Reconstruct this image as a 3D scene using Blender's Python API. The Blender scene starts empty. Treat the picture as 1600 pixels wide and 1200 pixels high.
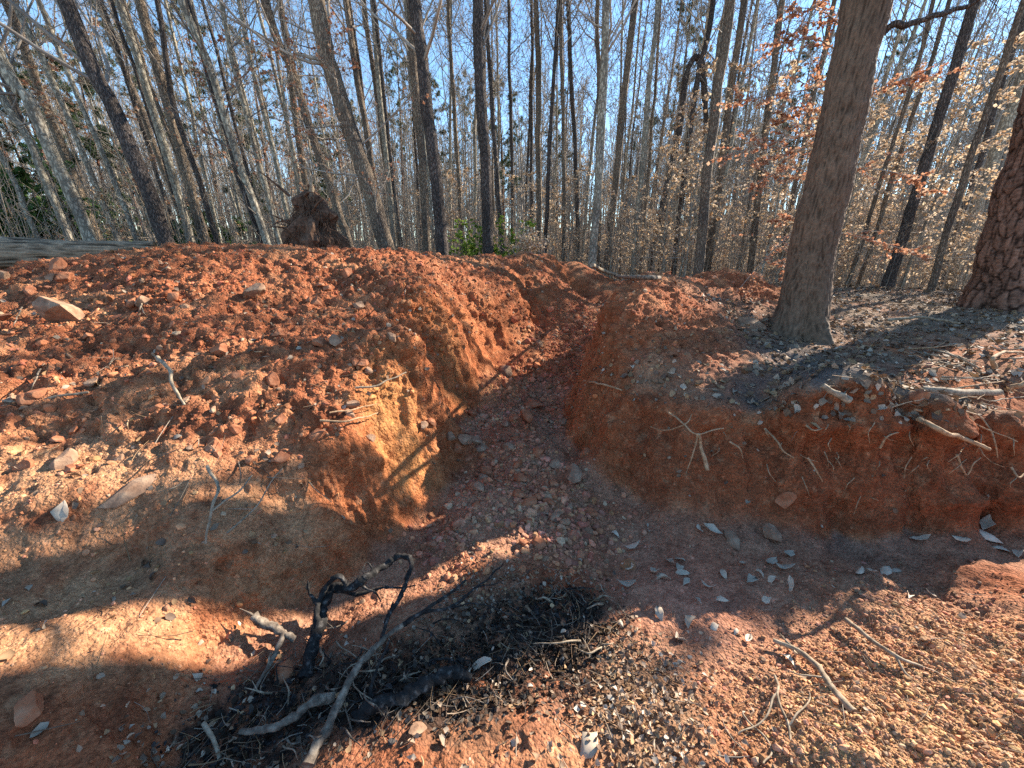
import bpy, math, random
import numpy as np
from mathutils import Vector

random.seed(7)
rng = np.random.default_rng(11)
sc = bpy.context.scene
COL = sc.collection

# ------------------------------------------------------------------ camera
FPX = 600.0                       # focal length in pixels of the 1600x1200 photograph
PITCH = math.radians(18.4)
CZ = 1.6
cam = bpy.data.cameras.new('camera')
cam.sensor_fit = 'HORIZONTAL'; cam.sensor_width = 36.0
cam.lens = FPX / 1600 * 36.0
cam.clip_start = 0.02; cam.clip_end = 600
camo = bpy.data.objects.new('camera', cam); COL.objects.link(camo)
camo.location = (0, 0, CZ)
camo.rotation_euler = (math.pi / 2 - PITCH, 0, 0)
sc.camera = camo

# ------------------------------------------------------------------ sky and sun
SUN_AZ = math.radians(58)         # clockwise from +Y
SUN_EL = math.radians(28)
w = bpy.data.worlds.new('World'); sc.world = w; w.use_nodes = True
nt = w.node_tree; nt.nodes.clear()
wo = nt.nodes.new('ShaderNodeOutputWorld'); bg = nt.nodes.new('ShaderNodeBackground')
sky = nt.nodes.new('ShaderNodeTexSky'); sky.sky_type = 'NISHITA'; sky.sun_disc = False
sky.sun_elevation = SUN_EL; sky.sun_rotation = SUN_AZ
sky.air_density = 1.0; sky.dust_density = 0.0; sky.ozone_density = 1.0; sky.altitude = 900
hs_ = nt.nodes.new('ShaderNodeHueSaturation'); hs_.inputs['Saturation'].default_value = 1.14; hs_.inputs['Hue'].default_value = 0.495
nt.links.new(sky.outputs[0], hs_.inputs['Color']); nt.links.new(hs_.outputs[0], bg.inputs[0]); nt.links.new(bg.outputs[0], wo.inputs[0])
bg.inputs[1].default_value = 0.112
sl = bpy.data.lights.new('sun', 'SUN'); sl.energy = 4.9; sl.angle = math.radians(0.5)
sl.color = (1.0, 0.90, 0.76)
so = bpy.data.objects.new('sun', sl); COL.objects.link(so)
sdir = Vector((math.sin(SUN_AZ) * math.cos(SUN_EL), math.cos(SUN_AZ) * math.cos(SUN_EL), math.sin(SUN_EL)))
so.rotation_euler = sdir.to_track_quat('Z', 'Y').to_euler()
so.location = sdir * 50
sc.view_settings.view_transform = 'Standard'; sc.view_settings.look = 'None'
sc.view_settings.gamma = 1.0; sc.view_settings.use_curve_mapping = False
sc.view_settings.exposure = 1.7
sc.render.engine = 'CYCLES'
sc.cycles.max_bounces = 5; sc.cycles.diffuse_bounces = 3; sc.cycles.transparent_max_bounces = 8
sc.cycles.use_denoising = False

# ------------------------------------------------------------------ pixel <-> world helpers
cp, sp = math.cos(PITCH), math.sin(PITCH)
def ray(u, v):
    x = (u - 800) / FPX; y = (v - 600) / FPX
    return np.array([x, cp - y * sp, -sp - y * cp])
def T(u, v, t):                    # point at camera depth t
    return ray(u, v) * t + np.array([0, 0, CZ])
def Zp(u, v, z):                   # point at world height z
    d = ray(u, v); return d * ((z - CZ) / d[2]) + np.array([0, 0, CZ])
def PY(u, v, Y):                   # point at world depth Y
    d = ray(u, v); return d * (Y / d[1]) + np.array([0, 0, CZ])

# ------------------------------------------------------------------ object helpers
def tag(o, label=None, cat=None, group=None, kind=None):
    if label: o['label'] = label
    if cat: o['category'] = cat
    if group: o['group'] = group
    if kind: o['kind'] = kind
    return o
def empty(name, loc, label, cat, group=None):
    o = bpy.data.objects.new(name, None); COL.objects.link(o); o.location = loc
    o.empty_display_size = 0.1
    return tag(o, label, cat, group)
def link(name, me, mat, parent=None, loc=None):
    o = bpy.data.objects.new(name, me); COL.objects.link(o)
    if mat is not None and len(me.materials) == 0: me.materials.append(mat)
    if parent is not None: o.parent = parent
    if loc is not None: o.location = loc
    return o
class MB:
    """collects vertex and face arrays, builds ONE mesh"""
    def __init__(s): s.V = []; s.F = []; s.n = 0; s.C = []
    def add(s, V, F, col=None):
        V = np.asarray(V, np.float32).reshape(-1, 3); F = np.asarray(F, np.int64)
        s.V.append(V); s.F.append(F + s.n); s.n += len(V)
        if col is not None: s.C.append(np.broadcast_to(np.asarray(col, np.float32), (len(V), 3)))
    def mesh(s, name, smooth=True, off=None):
        V = np.concatenate(s.V)
        if off is not None: V = V - np.asarray(off, np.float32)
        me = bpy.data.meshes.new(name)
        me.vertices.add(len(V)); me.vertices.foreach_set('co', V.ravel())
        li = np.concatenate([f.ravel() for f in s.F]).astype(np.int32)
        tot = np.concatenate([np.full(len(f), f.shape[1]) for f in s.F]).astype(np.int32)
        st = np.concatenate([[0], np.cumsum(tot)[:-1]]).astype(np.int32)
        me.loops.add(len(li)); me.loops.foreach_set('vertex_index', li)
        me.polygons.add(len(tot)); me.polygons.foreach_set('loop_start', st)
        me.polygons.foreach_set('loop_total', tot)
        me.polygons.foreach_set('use_smooth', np.full(len(tot), smooth))
        if s.C:
            C = np.concatenate(s.C); ca = me.color_attributes.new('tint', 'FLOAT_COLOR', 'POINT')
            ca.data.foreach_set('color', np.c_[C, np.ones(len(C))].astype(np.float32).ravel())
        me.update(); 
        return me
    def build(s, name, mat, parent=None, smooth=True, off=None):
        return link(name, s.mesh(name, smooth, off), mat, parent)

def norm(a): return a / np.maximum(np.linalg.norm(a, axis=-1, keepdims=True), 1e-9)

def tubes(P, R, k, cap=False):
    """P (m,n,3), R (m,n): m tubes of k sides -> V,F"""
    P = np.asarray(P, float); R = np.asarray(R, float)
    if P.ndim == 2: P = P[None]; R = R[None]
    m, n, _ = P.shape
    d = np.gradient(P, axis=1); d = norm(d)
    ref = np.where(np.abs(norm(P[:, -1] - P[:, 0])[:, 2:3]) > .8, [[1., 0, 0]], [[0, 0, 1.]])[:, None, :]
    a = norm(np.cross(d, np.broadcast_to(ref, d.shape))); b = np.cross(d, a)
    th = np.arange(k) / k * 2 * math.pi
    ring = a[:, :, None] * np.cos(th)[None, None, :, None] + b[:, :, None] * np.sin(th)[None, None, :, None]
    V = P[:, :, None] + ring * R[:, :, None, None]
    V = V.reshape(-1, 3)
    i = np.arange(m)[:, None, None] * n * k; j = np.arange(n - 1)[None, :, None] * k; q = np.arange(k)[None, None, :]
    q2 = (q + 1) % k
    F = np.stack([i + j + q, i + j + q2, i + j + k + q2, i + j + k + q], -1).reshape(-1, 4)
    return V, F

def add_tube(mb, P, R, k=8, rough=0.0, rs=8.0, col=None, cap=True):
    P = np.asarray(P, float); R = np.asarray(R, float)
    V, F = tubes(P, R, k)
    if rough:
        C = np.repeat(P, k, axis=0)
        dd = V - C
        V = C + dd * (1 + rough * fbm(V * rs, 3, 5))[:, None]
    mb.add(V, F, col)
    if cap:
        n = len(P)
        for e, c in ((0, P[0]), (n - 1, P[-1])):
            base = mb.n
            ringv = V[e * k:(e + 1) * k]
            ids = np.arange(k)
            VV = np.vstack([ringv, c[None]])
            FF = np.stack([ids, (ids + 1) % k, np.full(k, k)], -1)
            if e == 0: FF = FF[:, ::-1]
            mb.add(VV, FF, col)

def resample(pts, n):
    """smooth Catmull-Rom through control points"""
    pts = np.asarray(pts, float)
    if len(pts) == 2: return pts[0] + (pts[1] - pts[0]) * np.linspace(0, 1, n)[:, None]
    p = np.vstack([2 * pts[0] - pts[1], pts, 2 * pts[-1] - pts[-2]])
    s = np.linspace(0, len(pts) - 1 - 1e-6, n); i = s.astype(int); f = (s - i)[:, None]
    p0, p1, p2, p3 = p[i], p[i + 1], p[i + 2], p[i + 3]
    return .5 * (2 * p1 + (p2 - p0) * f + (2 * p0 - 5 * p1 + 4 * p2 - p3) * f**2 + (3 * p1 - p0 - 3 * p2 + p3) * f**3)

# ------------------------------------------------------------------ noise
_pr = np.random.default_rng(5)
PERM = np.tile(_pr.permutation(256), 3)
GRAD = norm(_pr.normal(size=(256, 3))).astype(np.float32)
CELL = _pr.random((256, 3)).astype(np.float32)
def _h(ix, iy, iz, seed=0):
    return PERM[(PERM[(PERM[(ix + seed) & 255] + iy) & 255] + iz) & 255]
def perlin(P, seed=0):
    P = np.asarray(P, np.float32); I = np.floor(P).astype(np.int32); f = P - I
    s = f * f * f * (f * (f * 6 - 15) + 10)
    out = 0
    for dx in (0, 1):
        wx = s[:, 0] if dx else 1 - s[:, 0]
        for dy in (0, 1):
            wy = s[:, 1] if dy else 1 - s[:, 1]
            for dz in (0, 1):
                wz = s[:, 2] if dz else 1 - s[:, 2]
                g = GRAD[_h(I[:, 0] + dx, I[:, 1] + dy, I[:, 2] + dz, seed)]
                out = out + wx * wy * wz * ((f[:, 0] - dx) * g[:, 0] + (f[:, 1] - dy) * g[:, 1] + (f[:, 2] - dz) * g[:, 2])
    return out * 1.5
def fbm(P, octv=4, seed=0, gain=.5):
    o = 0; a = 1; P = np.asarray(P, np.float32)
    for i in range(octv):
        o = o + a * perlin(P, seed + i * 17); P = P * 2.03 + 3.1; a *= gain
    return o
def worley(P, seed=0):
    P = np.asarray(P, np.float32); I = np.floor(P).astype(np.int32); f = P - I
    second = np.full(len(P), 9., np.float32); best = np.full(len(P), 9., np.float32); rnd = np.zeros(len(P), np.float32)
    for dx in (-1, 0, 1):
        for dy in (-1, 0, 1):
            for dz in (-1, 0, 1):
                h = _h(I[:, 0] + dx, I[:, 1] + dy, I[:, 2] + dz, seed)
                c = CELL[h]
                d = (f[:, 0] - dx - c[:, 0])**2 + (f[:, 1] - dy - c[:, 1])**2 + (f[:, 2] - dz - c[:, 2])**2
                m = d < best; second = np.where(m, best, np.minimum(second, d)); best = np.where(m, d, best); rnd = np.where(m, h / 255., rnd)
    worley.f2 = np.sqrt(second)
    return np.sqrt(best), rnd
def sstep(a, b, x):
    t = np.clip((x - a) / (b - a), 0, 1); return t * t * (3 - 2 * t)

# ------------------------------------------------------------------ terrain control points
cps = []
def Z_(*L):
    for u, v, z in L: cps.append(Zp(u, v, z))
def T_(*L):
    for u, v, t in L: cps.append(T(u, v, t))
# floor of the pit
Z_((640, 805, .03), (600, 850, .0), (800, 700, .05), (900, 760, 0), (920, 705, .02), (800, 900, 0), (700, 850, 0), (980, 755, .0), (1050, 805, 0),
   (1130, 820, 0), (1200, 825, 0), (1300, 812, .0), (1400, 805, .02), (1500, 800, .03), (1600, 795, .05), (450, 985, .03), (1000, 900, -.01),
   (1100, 950, -.01), (1300, 900, .02), (1500, 880, .05), (1200, 985, .02), (1600, 900, .08), (800, 800, .0), (750, 760, .03), (520, 910, .0))
Z_((1000, 1050, .05), (1200, 1100, .08), (1400, 1100, .15), (1600, 1000, .15), (1600, 1200, .3), (1400, 1200, .22), (1100, 1200, .12),
   (800, 1200, .14), (850, 1050, .06), (600, 1200, .15), (620, 1060, .12), (620, 960, .04), (420, 1200, .1), (380, 1080, .08), (270, 1200, .1),
   (740, 1000, .05), (950, 980, .0), (1320, 1010, .06))
Z_((330, 1010, .12), (270, 1100, .16), (200, 1160, .22), (240, 980, .3), (120, 1090, .32), (0, 1000, .46), (0, 890, .47), (120, 900, .42), (0, 1130, .4),
   (100, 1190, .28), (400, 940, .14), (340, 960, .2))
# cut face and ground strip at the left
Z_((0, 800, .62), (120, 785, .60), (250, 782, .57), (340, 830, .45), (450, 800, .35), (520, 850, .18), (400, 890, .26), (200, 880, .38), (100, 850, .5))
Z_((0, 700, .74), (100, 700, .70), (200, 720, .66), (100, 600, .91), (0, 600, .93), (300, 700, .68), (300, 600, .90), (200, 650, .80), (200, 560, .98),
   (450, 740, .52), (450, 650, .75), (450, 560, .97), (380, 720, .6), (380, 620, .84), (450, 490, 1.14), (560, 820, .12), (540, 760, .38), (560, 700, .55), (560, 600, .82), (560, 520, 1.03))
T_((0, 500, 2.95), (100, 500, 2.85), (100, 430, 3.5), (300, 500, 2.7), (300, 430, 3.3), (200, 440, 3.3), (450, 420, 3.8), (560, 450, 3.7), (0, 450, 3.4))
crest = [(0, 438, 4.1), (60, 418, 4.3), (160, 402, 4.4), (250, 388, 4.5), (330, 384, 4.5), (400, 383, 4.6), (480, 388, 4.7), (560, 393, 4.9), (650, 394, 5.3),
         (760, 397, 6.2), (820, 393, 6.9), (860, 396, 7.5), (900, 408, 8.2)]
for c in crest:
    p = T(*c); cps.append(p)
    r = math.hypot(p[0], p[1]); q = p.copy(); q[:2] *= (r + 1.7) / r; q[2] = .95; cps.append(q)
    q = p.copy(); q[:2] *= (r + .6) / r; q[2] = p[2] - .16; cps.append(q)
# trench, left wall rim and foot
T_((610, 520, 2.75), (650, 535, 2.9), (668, 620, 2.85), (680, 680, 2.95), (650, 460, 3.7), (700, 500, 3.9), (725, 500, 4.25), (765, 482, 5.0), (810, 462, 5.7), (860, 442, 6.5), (915, 436, 7.8),
   (700, 445, 4.4), (800, 428, 6.0), (735, 560, 4.35), (775, 525, 5.05))
Z_((690, 720, .06), (685, 760, .03), (700, 660, .12), (725, 625, .18), (770, 568, .32), (830, 512, .52), (900, 468, .78), (960, 438, 1.0),
   (800, 600, .2), (820, 650, .1), (860, 545, .38), (930, 485, .7), (990, 452, .9), (870, 700, .03))
# nose of the right bank
for q in ((.76, 3.02, .40), (.80, 3.18, .70), (.83, 3.35, .90), (.89, 3.7, 1.05), (.99, 4.1, 1.14), (1.2, 4.5, 1.23), (.60, 3.1, .03), (.62, 3.4, .06), (.66, 3.7, .1), (.72, 4.0, .15), (.88, 4.4, .22), (1.05, 4.8, .32), (1.25, 5.3, .45),
          (1.45, 4.95, 1.28), (1.7, 5.5, 1.3), (1.5, 5.9, .62)):
    cps.append(np.array(q, float))
Z_((1010, 778, .0),)
T_((1060, 436, 5.0), (1130, 423, 5.6), (1180, 432, 5.6), (1212, 470, 5.2),
   (1060, 560, 2.98), (1060, 620, 2.79), (1060, 700, 2.63), (980, 620, 2.96), (980, 700, 2.88), (1000, 540, 3.2), (1100, 480, 4.1), (1060, 500, 3.6),
   (1150, 540, 3.4), (1150, 600, 2.82), (1120, 640, 2.64), (1120, 720, 2.56), (1190, 625, 2.7), (1180, 500, 4.3))
T_((1250, 638, 2.42), (1300, 640, 2.36), (1350, 640, 2.34), (1400, 640, 2.34), (1450, 645, 2.32), (1500, 648, 2.32), (1550, 648, 2.32), (1600, 645, 2.32),
   (1200, 720, 2.52), (1300, 720, 2.44), (1400, 720, 2.46), (1500, 720, 2.48), (1600, 715, 2.5))
T_((1250, 530, 4.0), (1300, 580, 3.2), (1220, 580, 3.2), (1500, 605, 2.8), (1500, 580, 3.0), (1400, 600, 2.85), (1400, 540, 3.8), (1400, 480, 5.8), (1400, 452, 8), (1550, 490, 5), (1600, 560, 3.3), (1250, 460, 7),
   (1100, 440, 10), (1000, 434, 11), (1300, 500, 5.0), (1200, 445, 8.5), (1050, 436, 9.0))
for x, y, z in ((0, -1, .25), (2, -1, .5), (-2, -1, .6), (4, .4, .75), (-4, .6, .9), (0, .2, .2), (-1, .3, .25), (1, .3, .25), (2.4, .5, .4), (3.6, 1.6, .25), (4.2, 2.35, .1), (4.4, 2.75, .7),
                (-4.5, 2, 1.35), (-5.2, 3.5, 1.5), (-8, 4, .95), (-4, -2, .9), (4, -3, .8), (0, -5, .8), (8, 2, .8), (9, 5, 1), (6, 3.2, .75), (6, -1, .8), (-8, -1, 1),
                (-7, 7, 1), (-3, 9, .95), (0, 10.5, .95), (4, 9, .97), (-10, 10, 1), (10, 9, 1), (0, 13, .8), (-12, 3, 1), (12, 3, 1), (5.8, 2.45, .15), (5.9, 1.6, .25)):
    cps.append(np.array([x, y, z], float))
cps = np.array(cps)
# drop near duplicates
keep = []
for i in range(len(cps)):
    if all(np.hypot(*(cps[i, :2] - cps[j, :2])) > .03 for j in keep): keep.append(i)
cps = cps[keep]
CC = .06
def _phi(d2): return np.sqrt(d2 + CC * CC)
A = _phi(((cps[:, None, :2] - cps[None, :, :2])**2).sum(-1))
n_ = len(cps)
M = np.zeros((n_ + 1, n_ + 1)); M[:n_, :n_] = A - np.eye(n_) * .012; M[:n_, n_] = 1; M[n_, :n_] = 1
SOL = np.linalg.solve(M, np.r_[cps[:, 2], 0])
def far_h(x, y):
    r = np.hypot(x, y); az = np.arctan2(x, y)
    drop = -3.2 * sstep(10.5, 26, r)
    side = .62 + .58 * sstep(-.3, .7, az)
    rise = 12 * sstep(30, 120, r) * side
    wob = .5 * np.sin(x * .13 + 1) * np.cos(y * .11) * sstep(10, 30, r)
    return .97 + drop + rise + wob
def height(x, y):
    x = np.asarray(x, float); y = np.asarray(y, float); sh = x.shape; x = x.ravel(); y = y.ravel()
    z = np.empty(len(x)); r = np.hypot(x, y); far = far_h(x, y); nr = r < 13
    xs = x[nr].astype(np.float32); ys = y[nr].astype(np.float32); acc = np.full(len(xs), SOL[n_], np.float32)
    for i in range(n_):
        acc += np.float32(SOL[i]) * np.sqrt((xs - np.float32(cps[i, 0]))**2 + (ys - np.float32(cps[i, 1]))**2 + np.float32(CC * CC))
    z[:] = far; wgt = sstep(9.5, 12.5, r[nr]); z[nr] = acc * (1 - wgt) + far[nr] * wgt
    return z.reshape(sh)
def g(x, y): return float(height(np.array([x]), np.array([y]))[0])
def hit(u, v, up=0.0):
    """point of the base terrain seen through a pixel of the photograph"""
    d = ray(u, v); t = np.concatenate([np.linspace(.6, 12, 900), np.linspace(12, 60, 300)])
    P = d[None] * t[:, None] + np.array([0, 0, CZ]); h = height(P[:, 0], P[:, 1]) + up
    s = P[:, 2] - h; i = np.argmax(s < 0)
    if not (s < 0).any(): return P[-1]
    if i == 0: return P[0]
    f = s[i - 1] / (s[i - 1] - s[i]); return P[i - 1] + (P[i] - P[i - 1]) * f
def hits(L, up=0.0): return [hit(u, v, up) for u, v in L]

# ------------------------------------------------------------------ materials
def mat(name):
    m = bpy.data.materials.new(name); m.use_nodes = True; t = m.node_tree; t.nodes.clear()
    out = t.nodes.new('ShaderNodeOutputMaterial'); b = t.nodes.new('ShaderNodeBsdfPrincipled')
    t.links.new(b.outputs[0], out.inputs[0]); b.inputs['Roughness'].default_value = .9
    b.inputs['Specular IOR Level'].default_value = .2
    return m, t, b
def N(t, kind, **kw):
    n = t.nodes.new('ShaderNode' + kind)
    for k, v in kw.items():
        if k in n.inputs.keys(): n.inputs[k].default_value = v
        else: setattr(n, k, v)
    return n
def ramp(t, src, stops):
    r = t.nodes.new('ShaderNodeValToRGB'); e = r.color_ramp.elements
    while len(e) < len(stops): e.new(.5)
    for i, (p, c) in enumerate(stops): e[i].position = p; e[i].color = (*c, 1)
    t.links.new(src, r.inputs[0]); return r.outputs[0]
def mul(t, a, b, fac=1.0, mode='MULTIPLY'):
    m = t.nodes.new('ShaderNodeMix'); m.data_type = 'RGBA'; m.blend_type = mode
    m.inputs[0].default_value = fac
    t.links.new(a, m.inputs[6]); t.links.new(b, m.inputs[7]); return m.outputs[2]
def mapping(t, scale, coord='Object'):
    c = t.nodes.new('ShaderNodeTexCoord'); m = t.nodes.new('ShaderNodeMapping'); m.inputs['Scale'].default_value = scale
    t.links.new(c.outputs[coord], m.inputs[0]); return m.outputs[0]

def soil_mat():
    m, t, b = mat('soil')
    at = N(t, 'Attribute', attribute_name='tint')
    co = mapping(t, (1, 1, 1))
    n1 = N(t, 'TexNoise', Scale=9.0, Detail=8.0, Roughness=.65); t.links.new(co, n1.inputs[0])
    n2 = N(t, 'TexNoise', Scale=70.0, Detail=6.0, Roughness=.7); t.links.new(co, n2.inputs[0])
    c1 = ramp(t, n1.outputs[0], [(.3, (.62, .6, .6)), (.5, (1, 1, 1)), (.72, (1.28, 1.3, 1.3))])
    c2 = ramp(t, n2.outputs[0], [(.3, (.6, .58, .58)), (.52, (1, 1, 1)), (.75, (1.55, 1.6, 1.7))])
    c = mul(t, at.outputs[0], c1); c = mul(t, c, c2)
    v = N(t, 'TexVoronoi', Scale=55.0, Randomness=1.0); t.links.new(co, v.inputs[0])
    # scattered paler grit
    vc = ramp(t, v.outputs['Color'], [(.0, (.75, .75, .75)), (.7, (1, 1, 1)), (.93, (1.1, 1.1, 1.1)), (.96, (1.7, 1.75, 1.8))])
    c = mul(t, c, vc, .8)
    t.links.new(c, b.inputs['Base Color'])
    v2 = N(t, 'TexVoronoi', Scale=120.0); t.links.new(co, v2.inputs[0])
    h = N(t, 'Math', operation='MULTIPLY_ADD'); t.links.new(v.outputs['Distance'], h.inputs[0]); h.inputs[1].default_value = -1.0
    t.links.new(n2.outputs[0], h.inputs[2])
    h2 = N(t, 'Math', operation='MULTIPLY_ADD'); t.links.new(v2.outputs['Distance'], h2.inputs[0]); h2.inputs[1].default_value = -.5
    t.links.new(h.outputs[0], h2.inputs[2])
    bp = N(t, 'Bump', Strength=.9, Distance=.012); t.links.new(h2.outputs[0], bp.inputs['Height'])
    t.links.new(bp.outputs[0], b.inputs['Normal']); b.inputs['Roughness'].default_value = .95
    b.inputs['Specular IOR Level'].default_value = .1
    return m
def bark_mat(name, dark, light, scale=(22, 22, 3.5), bump=.8, dist=.02, patch=None):
    m, t, b = mat(name); co = mapping(t, scale)
    n = N(t, 'TexNoise', Scale=1.0, Detail=6.0, Roughness=.65, Distortion=.6); t.links.new(co, n.inputs[0])
    v = N(t, 'TexVoronoi', Scale=1.3, feature='DISTANCE_TO_EDGE'); 
    n0 = N(t, 'TexNoise', Scale=2.0, Detail=2.0); t.links.new(co, n0.inputs[0])
    wv = t.nodes.new('ShaderNodeVectorMath'); wv.operation = 'MULTIPLY_ADD'; wv.inputs[1].default_value = (.9, .9, .9)
    t.links.new(n0.outputs['Color'], wv.inputs[0]); t.links.new(co, wv.inputs[2]); t.links.new(wv.outputs[0], v.inputs[0])
    vr = N(t, 'MapRange'); t.links.new(v.outputs[0], vr.inputs[0]); vr.inputs[2].default_value = .32
    s = N(t, 'Math', operation='MULTIPLY'); t.links.new(n.outputs[0], s.inputs[0]); t.links.new(vr.outputs[0], s.inputs[1])
    s2 = N(t, 'Math', operation='MULTIPLY_ADD'); t.links.new(vr.outputs[0], s2.inputs[0]); s2.inputs[1].default_value = .35; t.links.new(s.outputs[0], s2.inputs[2])
    c = ramp(t, s2.outputs[0], [(.12, dark), (.45, tuple((a + q) / 2 for a, q in zip(dark, light))), (.8, light)])
    n3 = N(t, 'TexNoise', Scale=1.6, Detail=3.0); t.links.new(mapping(t, (1, 1, .6)), n3.inputs[0])
    c = mul(t, c, ramp(t, n3.outputs[0], [(.35, (.7, .7, .7)), (.65, patch or (1.25, 1.25, 1.25))]))
    t.links.new(c, b.inputs['Base Color'])
    bp = N(t, 'Bump', Strength=bump, Distance=dist); t.links.new(s2.outputs[0], bp.inputs['Height']); t.links.new(bp.outputs[0], b.inputs['Normal'])
    return m
def plain(name, stops, scale=30., bump=.3, transl=0.0, attr=False, rough=.9, dist=.004, objrand=False):
    m, t, b = mat(name); co = mapping(t, (1, 1, 1))
    n = N(t, 'TexNoise', Scale=scale, Detail=5.0, Roughness=.6); t.links.new(co, n.inputs[0])
    c = ramp(t, n.outputs[0], stops)
    if attr:
        at = N(t, 'Attribute', attribute_name='tint'); c = mul(t, c, at.outputs[0])
    if objrand:
        oi = N(t, 'ObjectInfo'); c = mul(t, c, ramp(t, oi.outputs['Random'], [(0, (.65, .65, .68)), (1, (1.35, 1.3, 1.25))]))
    t.links.new(c, b.inputs['Base Color']); b.inputs['Roughness'].default_value = rough
    if bump:
        bp = N(t, 'Bump', Strength=bump, Distance=dist); t.links.new(n.outputs[0], bp.inputs['Height']); t.links.new(bp.outputs[0], b.inputs['Normal'])
    if transl:
        tr = N(t, 'BsdfTranslucent'); t.links.new(c, tr.inputs[0]); mx = N(t, 'MixShader'); mx.inputs[0].default_value = transl
        t.links.new(b.outputs[0], mx.inputs[1]); t.links.new(tr.outputs[0], mx.inputs[2])
        out = [x for x in t.nodes if x.type == 'OUTPUT_MATERIAL'][0]; t.links.new(mx.outputs[0], out.inputs[0])
    return m
SOIL = soil_mat()
B_OAK = bark_mat('bark_ridged_brown', (.10, .062, .038), (.27, .185, .12), (48, 48, 10), .9, .02)
B_DARK = bark_mat('bark_dark', (.045, .036, .031), (.2, .16, .135), (40, 40, 8))
B_BRN = bark_mat('bark_brown', (.10, .075, .058), (.33, .26, .20), (36, 36, 8), patch=(1.4, 1.35, 1.2))
B_GREY = bark_mat('bark_grey', (.17, .145, .115), (.47, .42, .34), (14, 14, 6), .4, .008, patch=(1.3, 1.3, 1.2))
B_PINE = bark_mat('bark_pine_plates', (.025, .014, .01), (.30, .14, .085), (11, 11, 4.5), 1.0, .06)
B_TWIG = plain('twig_bark', [(.3, (.17, .145, .12)), (.7, (.38, .335, .28))], 6., 0, objrand=True)
B_CHAR = plain('charred_wood', [(.3, (.006, .006, .006)), (.55, (.028, .025, .023)), (.72, (.15, .135, .12))], 40., 1.0, rough=.85, dist=.006)
B_STICK = plain('dry_stick', [(.3, (.14, .10, .065)), (.7, (.42, .33, .23))], 40., .6)
B_SCORCH = plain('scorched_bark', [(.3, (.03, .024, .02)), (.5, (.15, .115, .085)), (.7, (.36, .29, .215))], 28., .9, dist=.006)
B_ROOT = plain('torn_root', [(.3, (.22, .12, .06)), (.7, (.50, .34, .2))], 40., .5)
L_TAN = plain('dry_leaf_tan', [(.3, (.75, .75, .75)), (.7, (1.1, 1.1, 1.1))], 12., 0, transl=.45, attr=True, rough=.7)
L_LIT = plain('dry_leaf_litter', [(.3, (.75, .75, .75)), (.7, (1.1, 1.1, 1.1))], 30., 0.2, transl=.12, attr=True, rough=.7)
ROCK = plain('stone', [(.25, (.14, .075, .045)), (.5, (.27, .16, .10)), (.75, (.42, .29, .19))], 14., .9, dist=.012)
ROCKR = plain('red_stone', [(.25, (.18, .06, .03)), (.5, (.33, .125, .06)), (.8, (.45, .24, .14))], 14., .9, dist=.012)
CLOD = plain('soil_clod', [(.25, (.6, .6, .6)), (.75, (1.3, 1.3, 1.3))], 60., .8, attr=True, dist=.006)
NEEDLE = plain('pine_needles', [(.3, (.028, .05, .02)), (.7, (.075, .105, .045))], .8, 0, transl=.15)
GREEN = plain('green_leaves', [(.3, (.10, .17, .02)), (.7, (.22, .30, .05))], 3., 0, transl=.4)
BRUSH = plain('brush_stems', [(.3, (.16, .13, .10)), (.7, (.34, .29, .23))], 2., 0)
FIBRE = plain('root_fibre', [(.3, (.05, .028, .018)), (.7, (.19, .11, .07))], 25., .7)

# ------------------------------------------------------------------ terrain sheet
def smooth_blob(X, Y, c, r):       # soft world-space disc
    return np.exp(-(((X - c[0])**2 + (Y - c[1])**2) / (r * r)))
th_f = np.radians(np.linspace(-78, 78, 1060))
th_b = np.radians(np.linspace(78, 282, 76)[1:-1])
TH = np.concatenate([th_f, th_b])
RF = np.exp(np.linspace(math.log(.05), math.log(14), 820))
HX = np.sin(TH)[:, None] * RF[None]; HY = np.cos(TH)[:, None] * RF[None]
HH = height(HX, HY)
NR = 860
Rg = np.empty((len(TH), NR))
for i in range(len(TH)):
    dr = np.diff(RF); dz = np.diff(HH[i]); wgt = 1 / np.maximum((RF[1:] + RF[:-1]) / 2, .9)
    s = np.r_[0, np.cumsum(np.sqrt(dr**2 + dz**2) * wgt)]
    Rg[i] = np.interp(np.linspace(0, s[-1], NR), s, RF)
# blend neighbouring columns so the rings stay smooth
for _ in range(6):
    Rg[1:-1] = (Rg[:-2] + 2 * Rg[1:-1] + Rg[2:]) / 4
Rout = np.exp(np.linspace(math.log(14), math.log(260), 91))[1:]
Rg = np.concatenate([Rg, np.broadcast_to(Rout, (len(TH), len(Rout)))], axis=1)
X = np.sin(TH)[:, None] * Rg; Y = np.cos(TH)[:, None] * Rg
Z = height(X, Y)
P3 = np.stack([X, Y, Z], -1)
nth, nr = X.shape
du = np.roll(P3, -1, 0) - np.roll(P3, 1, 0); dv = np.gradient(P3, axis=1)
NRM = norm(np.cross(du, dv)); NRM = np.where(NRM[..., 2:3] < 0, -NRM, NRM)
Pf = P3.reshape(-1, 3); Nf = NRM.reshape(-1, 3); Xf, Yf = Pf[:, 0], Pf[:, 1]
Rr = np.hypot(Xf, Yf); slope = 1 - Nf[:, 2]
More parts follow.
